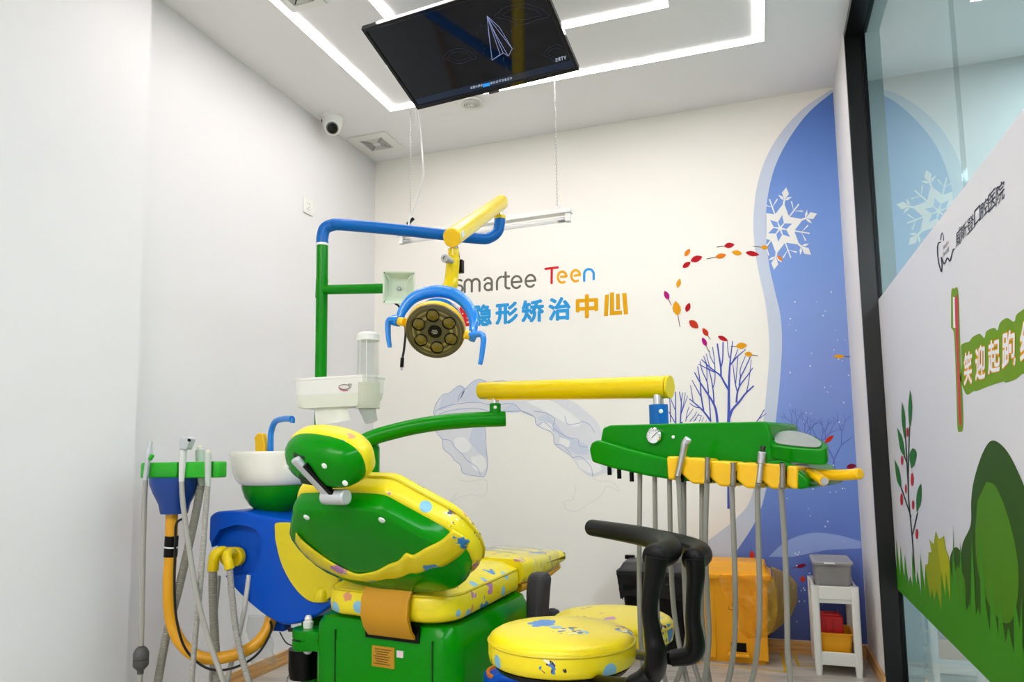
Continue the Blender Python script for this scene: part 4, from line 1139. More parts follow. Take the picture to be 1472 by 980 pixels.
# ================================================================== TRAY ARM AND INSTRUMENT TRAY
tray = thing('instrument_tray', 'green instrument tray on a yellow swing arm with five handpiece slots', 'instrument tray', at(980, 650, Y=2.0))
pv1 = at(463.5, 352, Y=2.38)
ga = obj('curved_arm', MB().tube(smooth_path(pts, 6), .0275, 20), GREEN2, tray, bevel=.004)
pv0 = at(531, 664, Y=2.26)
obj('arm_pivot', MB().lathe([(0, -.075), (.034, -.075), (.036, -.06), (.036, .05), (.03, .065), (0, .068)], pv0, ZA, 28), GREEN2, tray)
obj('arm_link', MB().tube([pv0 - ZA * .03, V3(pv1.x, pv1.y, pv0.z - .03)], .02, 16), GREEN2, tray)
j0 = at(712, 600, Y=2.385)
obj('arm_socket', MB().tube([j0, j0 + ZA * .05], .02, 20), GREEN2, tray, bevel=.003)
obj('arm_pin', MB().tube([j0 + ZA * .05, j0 + ZA * .078], .013, 16), CHROME, tray)
obj('screw_cap', MB().lathe([(0, 0), (.006, 0), (.005, .003), (0, .004)], j0 + ZA * .036 + (EYE - j0).normalized() * .0195, (EYE - j0), 12), SCREWC, ga)
ya, yb = at(691, 561.5, Y=2.40), at(962, 556, Y=2.2)
ym = (yb - ya).normalized()
obj('yellow_arm', MB().tube([ya, yb - ym * .006], [.0305, .0345], 28), YELLOW, tray, bevel=.004)
obj('arm_end_cap', MB().tube([yb - ym * .004, yb + ym * .004], .035, 28), YELLOW, tray, bevel=.002)
obj('arm_underside', MB().box((ya + yb) / 2 - ZA * .031, ((yb - ya).length * .9, .02, .006), (ym, ZA.cross(ym).normalized(), ZA)), YPLAST, tray)
jt = at(946, 570, Y=2.2)
obj('tray_pin', MB().tube([jt + ZA * .01, jt - ZA * .04], .016, 20), CHROME, tray)
tj = obj('tray_joint', MB().tube([jt - ZA * .024, jt - ZA * .10], .0285, 28), BLUEPIPE, tray, bevel=.002)
obj('screw_cap', MB().lathe([(0, 0), (.0065, 0), (.0055, .003), (0, .004)], at(950, 591, Y=2.172), -YA, 14), SCREWC, tj)
# front plane of the tray
TL_, TR_ = at(850, 650, Y=2.10), at(1165, 690, Y=1.86)
te = (TR_ - TL_); te.z = 0; te.normalize(); tn = te.cross(ZA).normalized()
if tn.dot(EYE - TL_) < 0: tn = -tn
def TPx(x, y, off=0): return onplane(x, y, TL_ + tn * off, tn)
# upper housing
hs = [TPx(*p, -.03) for p in [(861, 642), (866, 615), (876, 611), (1000, 607.5), (1098, 605.5), (1104, 609), (1112, 640), (1114, 664), (1060, 668), (960, 662)]]
hous = obj('housing', MB().prism(hs, -tn * .20), GREEN, tray, bevel=.014, bseg=4)
# lower rim
lo = [TPx(*p, .012) for p in [(846, 646), (849, 636), (858, 632), (900, 645), (962, 660), (1040, 668), (1112, 664), (1126, 663), (1146, 672), (1162, 688), (1163, 699), (1146, 703), (1100, 698), (1040, 694), (975, 691), (930, 684), (880, 673), (850, 664)]]
obj('tray_rim', MB().prism(lo, -tn * .26), GREEN, tray, bevel=.008, bseg=3)
obj('tray_end', MB().prism([TPx(*p, .045) for p in [(1098, 665), (1118, 661), (1136, 667), (1151, 679), (1163, 690), (1163, 700), (1147, 704), (1143, 692), (1133, 678), (1110, 673)]], -tn * .12), GREEN, tray, bevel=.006)
# yellow holder blocks with slots between them
Hz = lambda x, y: (830 + x / 3.423, 520 + y / 3.423)
for x0, x1, yt, ybm in ((437, 492, 464, 580), (514, 632, 470, 602), (652, 762, 486, 614), (782, 892, 494, 624), (908, 1012, 498, 628), (1028, 1082, 510, 626)):
    top = yt; low = ybm
    ol = [Hz(x0, top), Hz(x1, top + (x1 - x0) * .06), Hz(x1 - (6 if x1 < 500 else 0), low), Hz(x0 + (x1 - x0) * .42, low - 2), Hz(x0 - 4, low - (x1 - x0) * .42)]
    if x1 < 500: ol = [Hz(x0, top), Hz(x1, top + 3), Hz(x1 - 14, low), Hz(x0 + 6, low)]
    obj('holder_block', MB().prism([TPx(*p, .05) for p in ol], -tn * .075), YPLAST, tray, bevel=.006)
for x in (503, 642, 772, 900, 1020):
    pc = TPx(*Hz(x, 545), .03)
    obj('holder_slot', MB().box(pc, (.008, .03, .05), (te, tn, ZA)), BLACK, tray)
# pressure gauge
gc = TPx(941.5, 626.5, -.028)
gd = tn
gz = obj('gauge', MB().lathe([(0, 0), (.0235, 0), (.0235, .008), (.0205, .011), (.0195, .007), (0, .007)], gc, gd, 32), CHROME, tray)
obj('dial', MB().lathe([(0, .0072), (.0195, .0072), (0, .0076)], gc, gd, 32), mat('dial_white', '#e6e8ea', .3), gz)
mb = MB()
for k in range(11):
    a = math.radians(225 - 27 * k); d_ = te * math.cos(a) + ZA * math.sin(a)
    mb.box(gc + gd * .0078 + d_ * .0155, (.004, .0009, .0006), (d_, d_.cross(gd), gd))
a = math.radians(40); d_ = te * math.cos(a) + ZA * math.sin(a); mb.box(gc + gd * .0082 + d_ * .003, (.022, .0014, .0008), (d_, d_.cross(gd), gd))
o = obj('scale_and_needle', mb, BLACK, gz); o['kind'] = 'stuff'
obj('indicator_light', MB().lathe([(0, 0), (.005, 0), (.004, .003), (0, .004)], TPx(968, 628, -.028), gd, 12), SCREWC, tray)
for x, y in ((876, 672), (890, 677), (908, 681)):
    p = TPx(x, y, -.06); obj('control_knob', MB().tube([p + ZA * .02, p - ZA * .022], .0065, 12), BLACK, tray)
# kidney shaped side shelf with a pale mat
kid = [(1106, 624), (1120, 619), (1140, 618), (1165, 624), (1184, 634), (1190, 641), (1182, 647), (1150, 645), (1124, 642), (1108, 638)]
kp0 = TPx(1150, 635, -.02); kn = (V3(0, 0, 1) * .94 + tn * .34).normalized()
ks = [onplane(*p, kp0, kn) for p in kid]
ko = obj('side_shelf', MB().prism(smooth_path(ks + [ks[0]], 4)[:-1], -ZA * .034), GREEN, tray, bevel=.006)
kc = sum(ks, V3(0, 0, 0)) / len(ks)
km = [kc + (p - kc) * .8 + kn * .0015 for p in smooth_path(ks + [ks[0]], 4)[:-1]]
obj('shelf_mat', MB().prism(km, kn * .002), mat('pale_mat', '#8d9892', .3, vary=.12, vscale=30), ko)
neck = [TPx(*p, -.02) for p in [(1100, 645), (1120, 640), (1128, 655), (1146, 674), (1100, 672)]]
obj('shelf_neck', MB().prism(neck, -tn * .1), GREEN, tray, bevel=.008)
# yellow handle
hp_ = [TPx(1158, 679, -.01), TPx(1185, 682, .0), TPx(1215, 682.5, .02), TPx(1237, 680.5, .04)]
hd = obj('handle', MB().tube(smooth_path(hp_, 5), .0125, 16), YPLAST, tray, bevel=.004)
st0, st1 = TPx(1168, 681, 0), TPx(1184, 691, .06)
obj('handle_stub', MB().tube([st0, st1], .0115, 16), YPLAST, tray)
obj('stub_cap', MB().tube([st1, st1 + (st1 - st0).normalized() * .006], .0085, 14), CHROME, hd)

# ---- handpieces in the tray with their hoses (each one thing)
def handpiece(label, kind, top, slot, path, end, hm):
    """top, slot: pixels of the tip and of the slot; path: pixels of the hose down and back up"""
    t = thing('handpiece', label, 'dental handpiece', TPx(*slot, .05), 'handpieces in the instrument tray')
    a, b = TPx(*top, .055), TPx(*slot, .06)
    d = (a - b)
    if kind == 'coupling': d = (ZA + te * .06).normalized() * .026
    if kind == 'syringe':
        obj('body', MB().lathe([(.007, -.03), (.0075, 0), (.0085, .03), (.0095, d.length * .75), (.0105, d.length * .85), (.008, d.length), (0, d.length)], b, d, 20), STEEL, t)
        obj('nozzle_head', MB().tube([a - d * .14, a + te * .008 + ZA * .004], .0095, 14), SILVER, t, bevel=.003)
    elif kind == 'motor':
        L = d.length
        obj('body', MB().lathe([(.007, -.03), (.007, 0), (.007, L * .28), (.0105, L * .3), (.0105, L * .72), (.0085, L * .76), (0, L * .76)], b, d, 20), STEEL, t)
        obj('spindle', MB().lathe([(.0055, L * .74), (.0055, L * .9), (.007, L * .91), (.007, L), (0, L)], b, d, 14), mat('dark_metal', '#3a3836', .35, metal=.7), t)
    else:
        L = max(d.length, .02)
        obj('coupling', MB().lathe([(.0068, -.03), (.007, -.01), (.0062, 0), (.0062, L * .8), (.0072, L * .82), (.0072, L), (.004, L), (.004, L * .8), (0, L * .8)], b, d, 18), mat('pewter', '#8d8a84', .3, metal=.9, vary=.05), t)
    P = [b - d.normalized() * .03]
    for k, (x, y, off) in enumerate(path): P.append(TPx(x, y, off))
    obj('hose', MB().tube(smooth_path(P, 8), .0067, 10), hm, t)
HOSEG = mat('warm_grey_hose', '#8c8b82', .45, vary=.04)
handpiece('chrome air-water syringe with angled head, first from the left in the tray', 'syringe', (986, 632), (978, 668), [(976, 700, .05), (979, 760, .05), (984, 830, .05), (990, 880, .05), (986, 930, .04), (972, 980, .02), (950, 1010, 0), (930, 985, .0), (922, 930, -.01), (919, 840, .01), (920, 666, -.03)], None, HOSEG)
handpiece('short grey hose coupling, second from the left in the tray', 'coupling', (1018, 660), (1017, 672), [(1016, 700, .05), (1014, 780, .05), (1017, 860, .05), (1019, 920, .04), (1010, 985, .02), (985, 1020, .01), (960, 990, .0), (948, 920, -.01), (943, 820, .01), (941, 666, -.03)], None, HOSEG)
handpiece('short grey hose coupling in the middle slot of the tray', 'coupling', (1056, 668), (1054, 680), [(1052, 705, .05), (1055, 780, .05), (1057, 860, .05), (1055, 930, .04), (1043, 990, .02), (1015, 1025, .01), (990, 985, .0), (972, 900, -.01), (965, 820, .01), (962, 666, -.03)], None, HOSEG)
handpiece('steel micromotor handpiece with dark spindle, fourth from the left in the tray', 'motor', (1097, 641), (1093, 676), [(1089, 706, .05), (1090, 770, .05), (1092, 850, .05), (1090, 915, .04), (1078, 985, .02), (1040, 1030, .01), (1010, 990, .0), (990, 920, -.01), (984, 830, .01), (983, 666, -.03)], None, HOSEG)
handpiece('short grey hose coupling at the right end of the tray', 'coupling', (1127, 672), (1125, 682), [(1123, 705, .05), (1128, 780, .05), (1131, 860, .05), (1132, 930, .05), (1133, 1000, .04), (1090, 1060, 0), (1030, 1010, .0), (1010, 900, -.01), (1009, 800, .01), (1009, 666, -.03)], None, HOSEG)

# ================================================================== SIDE CABINET WITH CUSPIDOR
cab = thing('dental_cabinet', 'blue and yellow side cabinet with white spittoon bowl', 'dental unit', at(390, 890, Y=2.25))
YC = 2.16
fo = spline2([(300, 742), (312, 735), (345, 735), (392, 744), (440, 750), (490, 752), (500, 800), (495, 850), (474, 872), (448, 889), (420, 898), (400, 896), (376, 882), (350, 860), (325, 833), (308, 805), (299, 775)], 3)
cshell = obj('cabinet_shell', MB().prism([at(*p, Y=YC) for p in fo], (0.03, .34, 0)), BLUE, cab, bevel=.028, bseg=5)
# recess behind the hose outlets
rc = [(310, 762), (335, 755), (362, 762), (372, 785), (364, 815), (350, 826), (300, 826), (296, 790)]
rb_ = smooth_path([at(*p, Y=YC - .02) for p in rc] + [at(*rc[0], Y=YC - .02)], 3)[:-1]
cut(cshell, MB().prism(rb_, (0, .055, 0)))
yo = spline2([(394, 754), (400, 751), (440, 752), (489, 754), (490, 800), (484, 845), (470, 862), (450, 866), (432, 855), (415, 833), (402, 805), (395, 775)], 3)
yp = obj('front_panel', MB().prism([at(*p, Y=YC - .012) for p in yo], (0, .014, 0)), YPANEL, cab, bevel=.008)
kn_ = at(460, 858, Y=YC - .012)
obj('latch', MB().lathe([(0, 0), (.028, 0), (.024, .02), (.012, .034), (0, .037)], kn_ + V3(0, .01, -.004), V3(.3, -.25, .9), 24), YPANEL, yp)
# hose outlet plate and elbows
oc = at(338, 799, Y=YC + .03)
ol_ = obj('outlet_plate', MB().prism([oc + XA * x + ZA * z for x, z in rr(.10, .068, .033, 8)], (0, -.028, 0)), YELLOW, cab, bevel=.006)
e1_ = [at(330, 795, Y=YC + .02), at(318, 792, Y=YC - .02), at(309, 798, Y=YC - .045), at(307, 808, Y=YC - .05), at(306, 820, Y=YC - .05)]
e2_ = [at(340, 797, Y=YC + .02), at(331, 794, Y=YC - .03), at(326, 799, Y=YC - .06), at(328, 808, Y=YC - .065), at(330, 818, Y=YC - .065)]
obj('hose_elbow', MB().tube(smooth_path(e1_, 5), .0185, 16), YELLOW, cab, bevel=.002)
obj('hose_elbow', MB().tube(smooth_path(e2_, 5), .0165, 16), YELLOW, cab, bevel=.002)
obj('suction_hose', corrugated([e1_[-1], at(306, 860, Y=YC - .05), at(309, 920, Y=YC - .06), at(313, 990, Y=YC - .07), at(318, 1060, Y=YC - .07)], .0155), HOSE3, cab)
obj('suction_hose', corrugated([e2_[-1], at(334, 860, Y=YC - .065), at(340, 910, Y=YC - .08), at(352, 960, Y=YC - .09), at(368, 1010, Y=YC - .1)], .0115), HOSE, cab)
obj('drain_tube', MB().tube(smooth_path([at(358, 826, Y=YC), at(352, 870, Y=YC - .01), at(344, 910, Y=YC - .02), at(332, 955, Y=YC - .03), at(322, 1000, Y=YC - .03)], 6), .0085, 12), HOSE2, cab)
obj('drain_tube', MB().tube(smooth_path([at(315, 828, Y=YC + .02), at(311, 870, Y=YC + .03), at(306, 920, Y=YC + .05), at(302, 1000, Y=YC + .05)], 6), .007, 12), HOSE, cab)
obj('cable_gland', MB().box(at(404, 897, Y=YC + .1), (.055, .05, .04)), BLUE, cab, bevel=.006)
# spittoon
sc_ = at(396, 672, Y=2.32)
zr = at(396, 649, Y=2.32).z; zb1 = at(396, 697, Y=2.32).z; zc0 = at(396, 735, Y=2.32).z; zc1 = at(396, 756, Y=2.32).z
px = (sc_ - EYE).dot(-(ROT @ ZA)) / F_PX
bo = V3(sc_.x, sc_.y, 0)
R0 = 63 * px
hb0 = zr - zb1
obj('spittoon_bowl', MB().lathe([(0, zb1), (R0 * .70, zb1), (R0 * .78, zb1 + hb0 * .06), (R0 * .86, zb1 + hb0 * .2), (R0 * .92, zb1 + hb0 * .4), (R0 * .965, zb1 + hb0 * .65), (R0 * .985, zb1 + hb0 * .86), (R0, zb1 + hb0 * .93), (R0 * .99, zr), (R0 * .95, zr), (R0 * .92, zr - .01), (R0 * .8, zb1 + .035), (R0 * .3, zb1 + .012), (0, zb1 + .01)], bo, ZA, 56), WGLOSS, cab)
hc0 = zb1 - zc0
obj('spittoon_cup', MB().lathe([(0, zc0 - .005), (20 * px, zc0 - .005), (27 * px, zc0 + hc0 * .1), (35 * px, zc0 + hc0 * .3), (41 * px, zc0 + hc0 * .55), (45 * px, zc0 + hc0 * .85), (46 * px, zb1), (0, zb1)], bo, ZA, 48), GREEN, cab)
obj('spittoon_foot', MB().lathe([(0, zc1 - .01), (24 * px, zc1 - .01), (22 * px, zc0), (0, zc0)], bo, ZA, 32), BLUE, cab)
# taps
tb_ = at(388, 650, Y=2.36)
pts = [at(388, 742, Y=2.49), at(388.5, 690, Y=2.49), at(389, 640, Y=2.49), at(390, 620, Y=2.49), at(396, 606, Y=2.47), at(408, 602, Y=2.44), at(420, 602, Y=2.41)]
tp = obj('rinse_tap', MB().tube(smooth_path(pts, 6), .0125, 14), LBLUE, cab, bevel=.002)
obj('tap_spout', MB().tube([at(421, 601, Y=2.41), at(420.5, 608, Y=2.41)], .009, 12), LBLUE, tp)
yb0 = at(373, 650, Y=2.34)
obj('cup_filler', MB().prism([at(*p, Y=2.48) for p in [(367, 742), (366, 636), (365, 628), (370, 622), (377, 623), (381, 640), (380, 742)]], (0, .03, 0)), YPLAST, cab, bevel=.005)
# clear drain bag under the cabinet
rows = []
for i in range(13):
    f_ = i / 12; row = []
    c = at(368 + 10 * f_, 885 + 68 * f_, Y=YC + .06)
    for k in range(17):
        a = 2 * math.pi * k / 16
        r = .035 + .02 * f_ + .006 * math.sin(3 * a + i) + random.uniform(-.004, .004) * f_
        row.append(c + V3(r * math.cos(a), r * .6 * math.sin(a), .008 * math.sin(4 * a + i) * f_))
    rows.append(row)
obj('drain_bag', MB().sheet(rows), BAGCLEAR, cab, smooth=25)
# black cables
tag(obj('power_cable', MB().tube(smooth_path([at(416, 905, Y=2.2), at(428, 905, Y=2.18), at(436, 911, Y=2.16), at(441, 920, Y=2.14)], 6), .007, 8), WIRE), 'thick black cable between the blue cabinet and the green pivot', 'cable')
tag(obj('power_cable', MB().tube(smooth_path([at(402, 908, Y=2.22), at(410, 922, Y=2.22), at(418, 927, Y=2.2), at(428, 929, Y=2.16)], 6), .0022, 6), WIRE), 'thin black wire hanging below the blue cabinet', 'cable')

# ================================================================== ASSISTANT HOLDER
YH = 2.0
ah = thing('assistant_holder', 'green holder bar with blue funnel on a bent yellow pipe', 'instrument holder', at(250, 900, Y=YH))
barp = []
zt, zl = at(250, 664, Y=YH).z, at(250, 687, Y=YH).z
xl0, xr0 = at(195, 675, Y=YH).x, at(309, 675, Y=YH).x
plan = [(xl0, .02), (xl0 + .03, .0), ((xl0 + xr0) / 2, -.02), (xr0 - .03, .0), (xr0, .02), (xr0, .06), ((xl0 + xr0) / 2, .10), (xl0, .06)]
bar = obj('holder_bar', MB().prism([V3(x, YH + y, zl) for x, y in plan], (0, 0, zt - zl)), LIME, ah, bevel=.006)
for x in (212.5, 262, 301):
    p = at(x, 676, Y=YH); cut(bar, MB().box((p.x, YH - .01, p.z), (.017, .05, .2)))
fc = at(252, 690, Y=YH + .03); zf = at(252, 738, Y=YH + .03).z; zh = fc.z - zf
obj('funnel', MB().lathe([(0, 0), (.044, 0), (.046, zh * .06), (.052, zh * .3), (.07, zh * .62), (.082, zh * .9), (.083, zh + .01), (0, zh + .01)], V3(fc.x, fc.y, zf), ZA, 40), mat('navy_plastic', '#0c3a86', .3, vary=.05), ah)
pp = [at(247, 738, Y=YH + .03), at(246, 790, Y=YH + .03), at(243, 840, Y=YH + .03), at(246, 890, Y=YH + .04), at(262, 926, Y=YH + .05), at(290, 945, Y=YH + .07), at(330, 943, Y=YH + .11), at(365, 928, Y=YH + .15), at(384, 905, Y=YH + .19), at(391, 880, Y=YH + .21)]
pp[-1] = at(392, 880, Y=YC + .05)
pipe = obj('support_pipe', MB().tube(smooth_path(pp, 8), .0205, 20), ORANGEY, ah)
wr = [pp[0] + (pp[1] - pp[0]) * f_ for f_ in (.6, 1.25)]
obj('tape_wrap', MB().tube([at(247, 770, Y=YH + .03), at(245, 800, Y=YH + .03)], .0225, 20), BLACK, pipe)
obj('cable_tie', MB().tube([at(246.2, 785, Y=YH + .03), at(246, 787, Y=YH + .03)], .024, 20), WPLAST, pipe)
tag(obj('signal_wire', MB().tube(smooth_path([at(263, 745, Y=YH + .0), at(254, 752, Y=YH), at(252, 775, Y=YH + .0), at(251, 860, Y=YH + .0), at(258, 910, Y=YH + .01), at(272, 940, Y=YH + .03), at(300, 961, Y=YH + .05), at(335, 960, Y=YH + .09), at(370, 940, Y=YH + .13), at(390, 905, Y=YH + .17), at(385, 885, Y=YH + .2)], 6), .0042, 8), WIRE), 'black wire following the bent yellow pipe', 'cable')
# instruments in the holder
g_ = 'instruments in the assistant holder'
def hp_thing(label, x, y): return thing('suction_handpiece', label, 'dental handpiece', at(x, y, Y=YH - .02), g_)
t = hp_thing('white high-volume suction valve at the left end of the green holder', 211, 676)
a, b = at(216, 634, Y=YH - .02), at(209, 690, Y=YH - .02); d = (a - b); L = d.length
obj('valve_body', MB().lathe([(.0075, 0), (.009, L * .1), (.009, L * .5), (.0125, L * .62), (.012, L * .74), (.0075, L * .84), (.0085, L * .96), (.0085, L), (.005, L), (0, L * .95)], b, d, 20), SILVER, t)
obj('valve_lever', MB().box(at(217.5, 657, Y=YH - .025), (.012, .012, .022), (V3(.8, 0, -.6), YA, V3(.6, 0, .8))), LIME, t, bevel=.003)
obj('hose', MB().tube(smooth_path([b, at(207, 740, Y=YH - .02), at(205, 830, Y=YH - .02), at(203, 928, Y=YH - .02)], 6), .0088, 12), HOSE, t)
cu_ = at(202, 963, Y=YH - .02); cl_ = at(202.5, 929, Y=YH - .02); hh = cl_.z - cu_.z
obj('filter_coupling', MB().lathe([(.01, -.012), (.011, 0), (.024, .014), (.025, .018), (.025, hh * .46), (.023, hh * .48), (.025, hh * .5), (.025, hh - .02), (.018, hh - .006), (.011, hh), (.0, hh)], cu_, ZA, 28), DGREY, t)
obj('hose', MB().tube(smooth_path([cu_ - ZA * .008, at(201, 985, Y=YH - .02), at(199, 1040, Y=YH - .02)], 4), .0085, 12), HOSE, t)
t = hp_thing('grey three-way syringe in the middle of the green holder', 263, 676)
a, b = at(264, 636, Y=YH - .02), at(261, 692, Y=YH - .02); d = a - b; L = d.length
obj('body', MB().lathe([(.009, 0), (.0095, L * .1), (.012, L * .6), (.013, L * .85), (.012, L), (0, L)], b, d, 20), mat('pale_grey_plastic', '#d2d2ce', .35), t)
obj('head', MB().prism([at(*p, Y=YH - .036) for p in [(257, 646), (256, 632), (258, 628), (265, 629), (269, 627), (272.5, 630), (272, 634), (267, 646)]], (0, .03, 0)), SILVER, t, bevel=.004)
obj('button', MB().tube([at(271, 632, Y=YH - .036), at(273, 633, Y=YH - .036)], .005, 10), BLACK, t)
obj('hose', MB().tube(smooth_path([b, at(263, 722, Y=YH - .025), at(272, 790, Y=YH - .03), at(284, 860, Y=YH - .03), at(302, 925, Y=YH - .03), at(325, 990, Y=YH - .03), at(350, 1060, Y=YH - .02)], 6), .0088, 12), HOSE, t)
for lab, x, y0, path, r, m, yy in (('pale green-grey suction handle, rear one at the right end of the holder', 287, 642, [(290, 690), (281, 740), (270, 790), (256, 850), (240, 910), (226, 985), (215, 1050)], .0155, HOSE3, YH + .06),
                                  ('light grey suction handle in the right slot of the holder', 299, 647, [(299, 690), (294, 760), (288, 840), (281, 910), (275, 985), (270, 1050)], .0105, HOSE, YH - .01)):
    t = hp_thing(lab, x, 680)
    zt_ = at(x, y0, Y=yy); zb_ = at(path[0][0], path[0][1], Y=yy); L = (zt_ - zb_).length
    obj('handle', MB().lathe([(r * .8, -.02), (r * .95, 0), (r * 1.02, L * .8), (r * .95, L * .9), (r * .75, L * .93), (0, L * .93)], zb_, zt_ - zb_, 24), mat('sage_grey_plastic', '#b9c2b8', .4), t)
    obj('rubber_tip', MB().lathe([(r * .72, L * .92), (r * .72, L), (r * .6, L * 1.02), (0, L * 1.02)], zb_, zt_ - zb_, 20), mat('ivory_rubber', '#dcd9c4', .5), t)
    obj('hose', corrugated([at(*p, Y=yy) for p in path], r * .95), m, t)

# ================================================================== LAMP POST, ARM AND LAMP
lp = thing('operating_lamp', 'dental lamp on a green post with blue pipe and yellow spring arm', 'dental lamp', at(456, 735, Y=2.38))
YPO = 2.38
pt = at(463.5, 352, Y=YPO); pb = at(453, 755, Y=YPO)
pb.x, pb.y = pt.x + .012 * -1, pt.y
post = obj('post', MB().tube([V3(pt.x, pt.y, pb.z), pt], .0225, 24), GREEN2, lp)
pxp = (pt - EYE).dot(-(ROT @ ZA)) / F_PX
obj('collar', MB().tube([pt - ZA * .004, pt + ZA * .005], .0245, 24), WPLAST, lp)
blue = [pt + ZA * .003, at(463.5, 342, Y=YPO), at(467, 329, Y=YPO + .005), at(478, 323.5, Y=YPO + .015), at(494, 323, Y=YPO + .03), at(560, 329, Y=YPO + .16), at(630, 336.5, Y=YPO + .3), at(690, 343, Y=YPO + .42), at(705, 341, Y=YPO + .45), at(715, 333, Y=YPO + .47), at(718, 322, Y=YPO + .475), at(718.5, 314, Y=YPO + .475)]
obj('swing_pipe', MB().tube(smooth_path(blue, 8), .0235, 24), BLUEPIPE, lp)
pe = blue[-1]
obj('pipe_ring', MB().tube([pe - ZA * .004, pe + ZA * .012], .025, 24), YELLOW, lp, bevel=.002)
obj('arm_pin', MB().tube([pe + ZA * .01, pe + ZA * .05], .011, 16), CHROME, lp)
s0, s1 = at(719, 292, Y=YPO + .46), at(649, 342, Y=2.12)
sa = (s1 - s0).normalized(); s0 = s0 - sa * .03
side = ZA.cross(sa).normalized(); sup = sa.cross(side)
arm_out = lambda p: [p + side * x + sup * z for x, z in rr(.056, .062, .026, 7)]
sarm = obj('spring_arm', MB().loft([arm_out(s0), arm_out(s1 - sa * .006)]), YELLOW, lp, bevel=.004)
obj('arm_end_cap', MB().loft([arm_out(s1 - sa * .005), arm_out(s1)]), YPLAST, sarm, bevel=.003)
obj('arm_label', MB().box(s1 - sa * .04 + side * .0285 * (1 if side.x > 0 else -1) + ZA * .004, (.03, .001, .02), (sa, side, sup)), mat('label_white', '#dcdcdc', .5), sarm)
# vertical neck
n0, n1, n2, n3 = at(652, 358, Y=2.16), at(650.5, 385, Y=2.16), at(649, 402, Y=2.16), at(645, 414, Y=2.15)
obj('neck_pin', MB().tube([at(653, 346, Y=2.16), n0], .012, 16), CHROME, lp)
nk_ = obj('neck', MB().tube([n0, at(652, 369, Y=2.16), at(651.8, 370, Y=2.16), at(651, 378, Y=2.16), n1, n2], [.018, .018, .021, .0225, .0225, .0225], 24), YELLOW, lp)
obj('neck_elbow', MB().tube(smooth_path([n2, at(648, 409, Y=2.155), at(643, 418, Y=2.145)], 5), .0235, 24), YELLOW, lp)
kb = at(637, 370, Y=2.08)
obj('tension_knob', MB().lathe([(.009, 0), (.009, .03), (.0125, .032), (.014, .05), (.013, .056), (.006, .057), (.006, .052), (0, .052)], at(650, 376, Y=2.145), kb - at(650, 376, Y=2.145), 20), mat('grey_knob', '#a9a9a4', .4), nk_)
obj('driver_block', MB().box(at(662, 383, Y=2.19), (.02, .02, .045)), BLACK, lp, bevel=.003)
obj('lamp_wire', MB().tube(smooth_path([at(655, 347, Y=2.19), at(658, 360, Y=2.2), at(660, 372, Y=2.195)], 4), .004, 8), WIRE, lp)
# yoke
yk = [at(574, 459, Y=2.10), at(579, 446, Y=2.11), at(591, 431, Y=2.12), at(608, 422, Y=2.13), at(630, 418.5, Y=2.135), at(650, 422, Y=2.13), at(666, 432, Y=2.12), at(676, 446, Y=2.11), at(681, 462, Y=2.10), at(680, 478, Y=2.09)]
YP_ = smooth_path(yk, 6); n = len(YP_)
yoke = obj('yoke', MB().tube(YP_, [.0125 + .0085 * math.sin(math.pi * i / (n - 1)) for i in range(n)], 18), LBLUE, lp)
# head
lc = at(626, 474, Y=2.09)
ln = (EYE - lc).normalized(); ln = (ln + V3(-.2, 0, -.5)).normalized()
lu, lw = frame_of(ln)
pxl = (lc - EYE).dot(-(ROT @ ZA)) / F_PX
RH = 43.5 * pxl
head = obj('lamp_head', MB().lathe([(0, -.055), (RH * .45, -.055), (RH * .7, -.045), (RH * .92, -.025), (RH, -.012), (RH * 1.0, .006), (RH * .93, .014), (RH * .9, .008), (0, .008)], lc, ln, 48), YPLAST, lp)
obj('head_back', MB().lathe([(0, -.095), (RH * .6, -.092), (RH * .8, -.075), (RH * .86, -.05), (RH * .6, -.045), (0, -.045)], lc + lw * 0 , ln, 40), LBLUE, lp)
face = mat('bronze_reflector', '#94864e', .3, metal=.35, vary=.15, vscale=30)
fc_ = obj('reflector', MB().lathe([(0, .0085), (RH * .89, .0085), (RH * .89, .012), (RH * .86, .0125), (RH * .84, .010), (RH * .76, .010), (RH * .75, .0125), (RH * .7, .0125), (RH * .69, .010), (RH * .6, .010), (RH * .59, .0125), (RH * .5, .0125), (RH * .49, .010), (0, .010)], lc, ln, 48), face, head)
obj('rim', MB().lathe([(RH * .88, .006), (RH * .98, .008), (RH * .97, .016), (RH * .89, .017), (RH * .88, .012)], lc, ln, 48), mat('smoky_rim', '#55503c', .3, metal=.3), head)
for k in range(6):
    a = math.radians(60 * k + 30); p = lc + (lu * math.cos(a) + lw * math.sin(a)) * RH * .58
    lens = obj('lens_ring', MB().lathe([(RH * .185, .010), (RH * .205, .016), (RH * .225, .016), (RH * .225, .010)], p, ln, 24), BLACK, fc_)
    obj('lens', MB().lathe([(0, .0105), (RH * .19, .0105), (RH * .15, .0135), (0, .015)], p, ln, 24), mat('amber_lens', '#6e5f1c', .08, vary=.2, vscale=40), fc_)
cp_ = obj('centre_badge', MB().lathe([(0, .010), (RH * .24, .010), (RH * .23, .0145), (0, .015)], lc, ln, 28), BLACK, fc_)
mb = MB()
right_ = ln.cross(ZA).normalized() * -1
up_ = right_.cross(ln).normalized()
if up_.z < 0: up_ = -up_
if right_.x < 0: right_ = -right_
for k, wd in enumerate((.45, .6, .4)): mb.box(lc + ln * .0152 + up_ * (.006 - k * .006), (RH * .3 * wd * 1.2, .0022, .0004), (right_, up_, ln))
o = obj('badge_text', mb, mat('badge_grey', '#b0aea4', .4), cp_); o['kind'] = 'stuff'
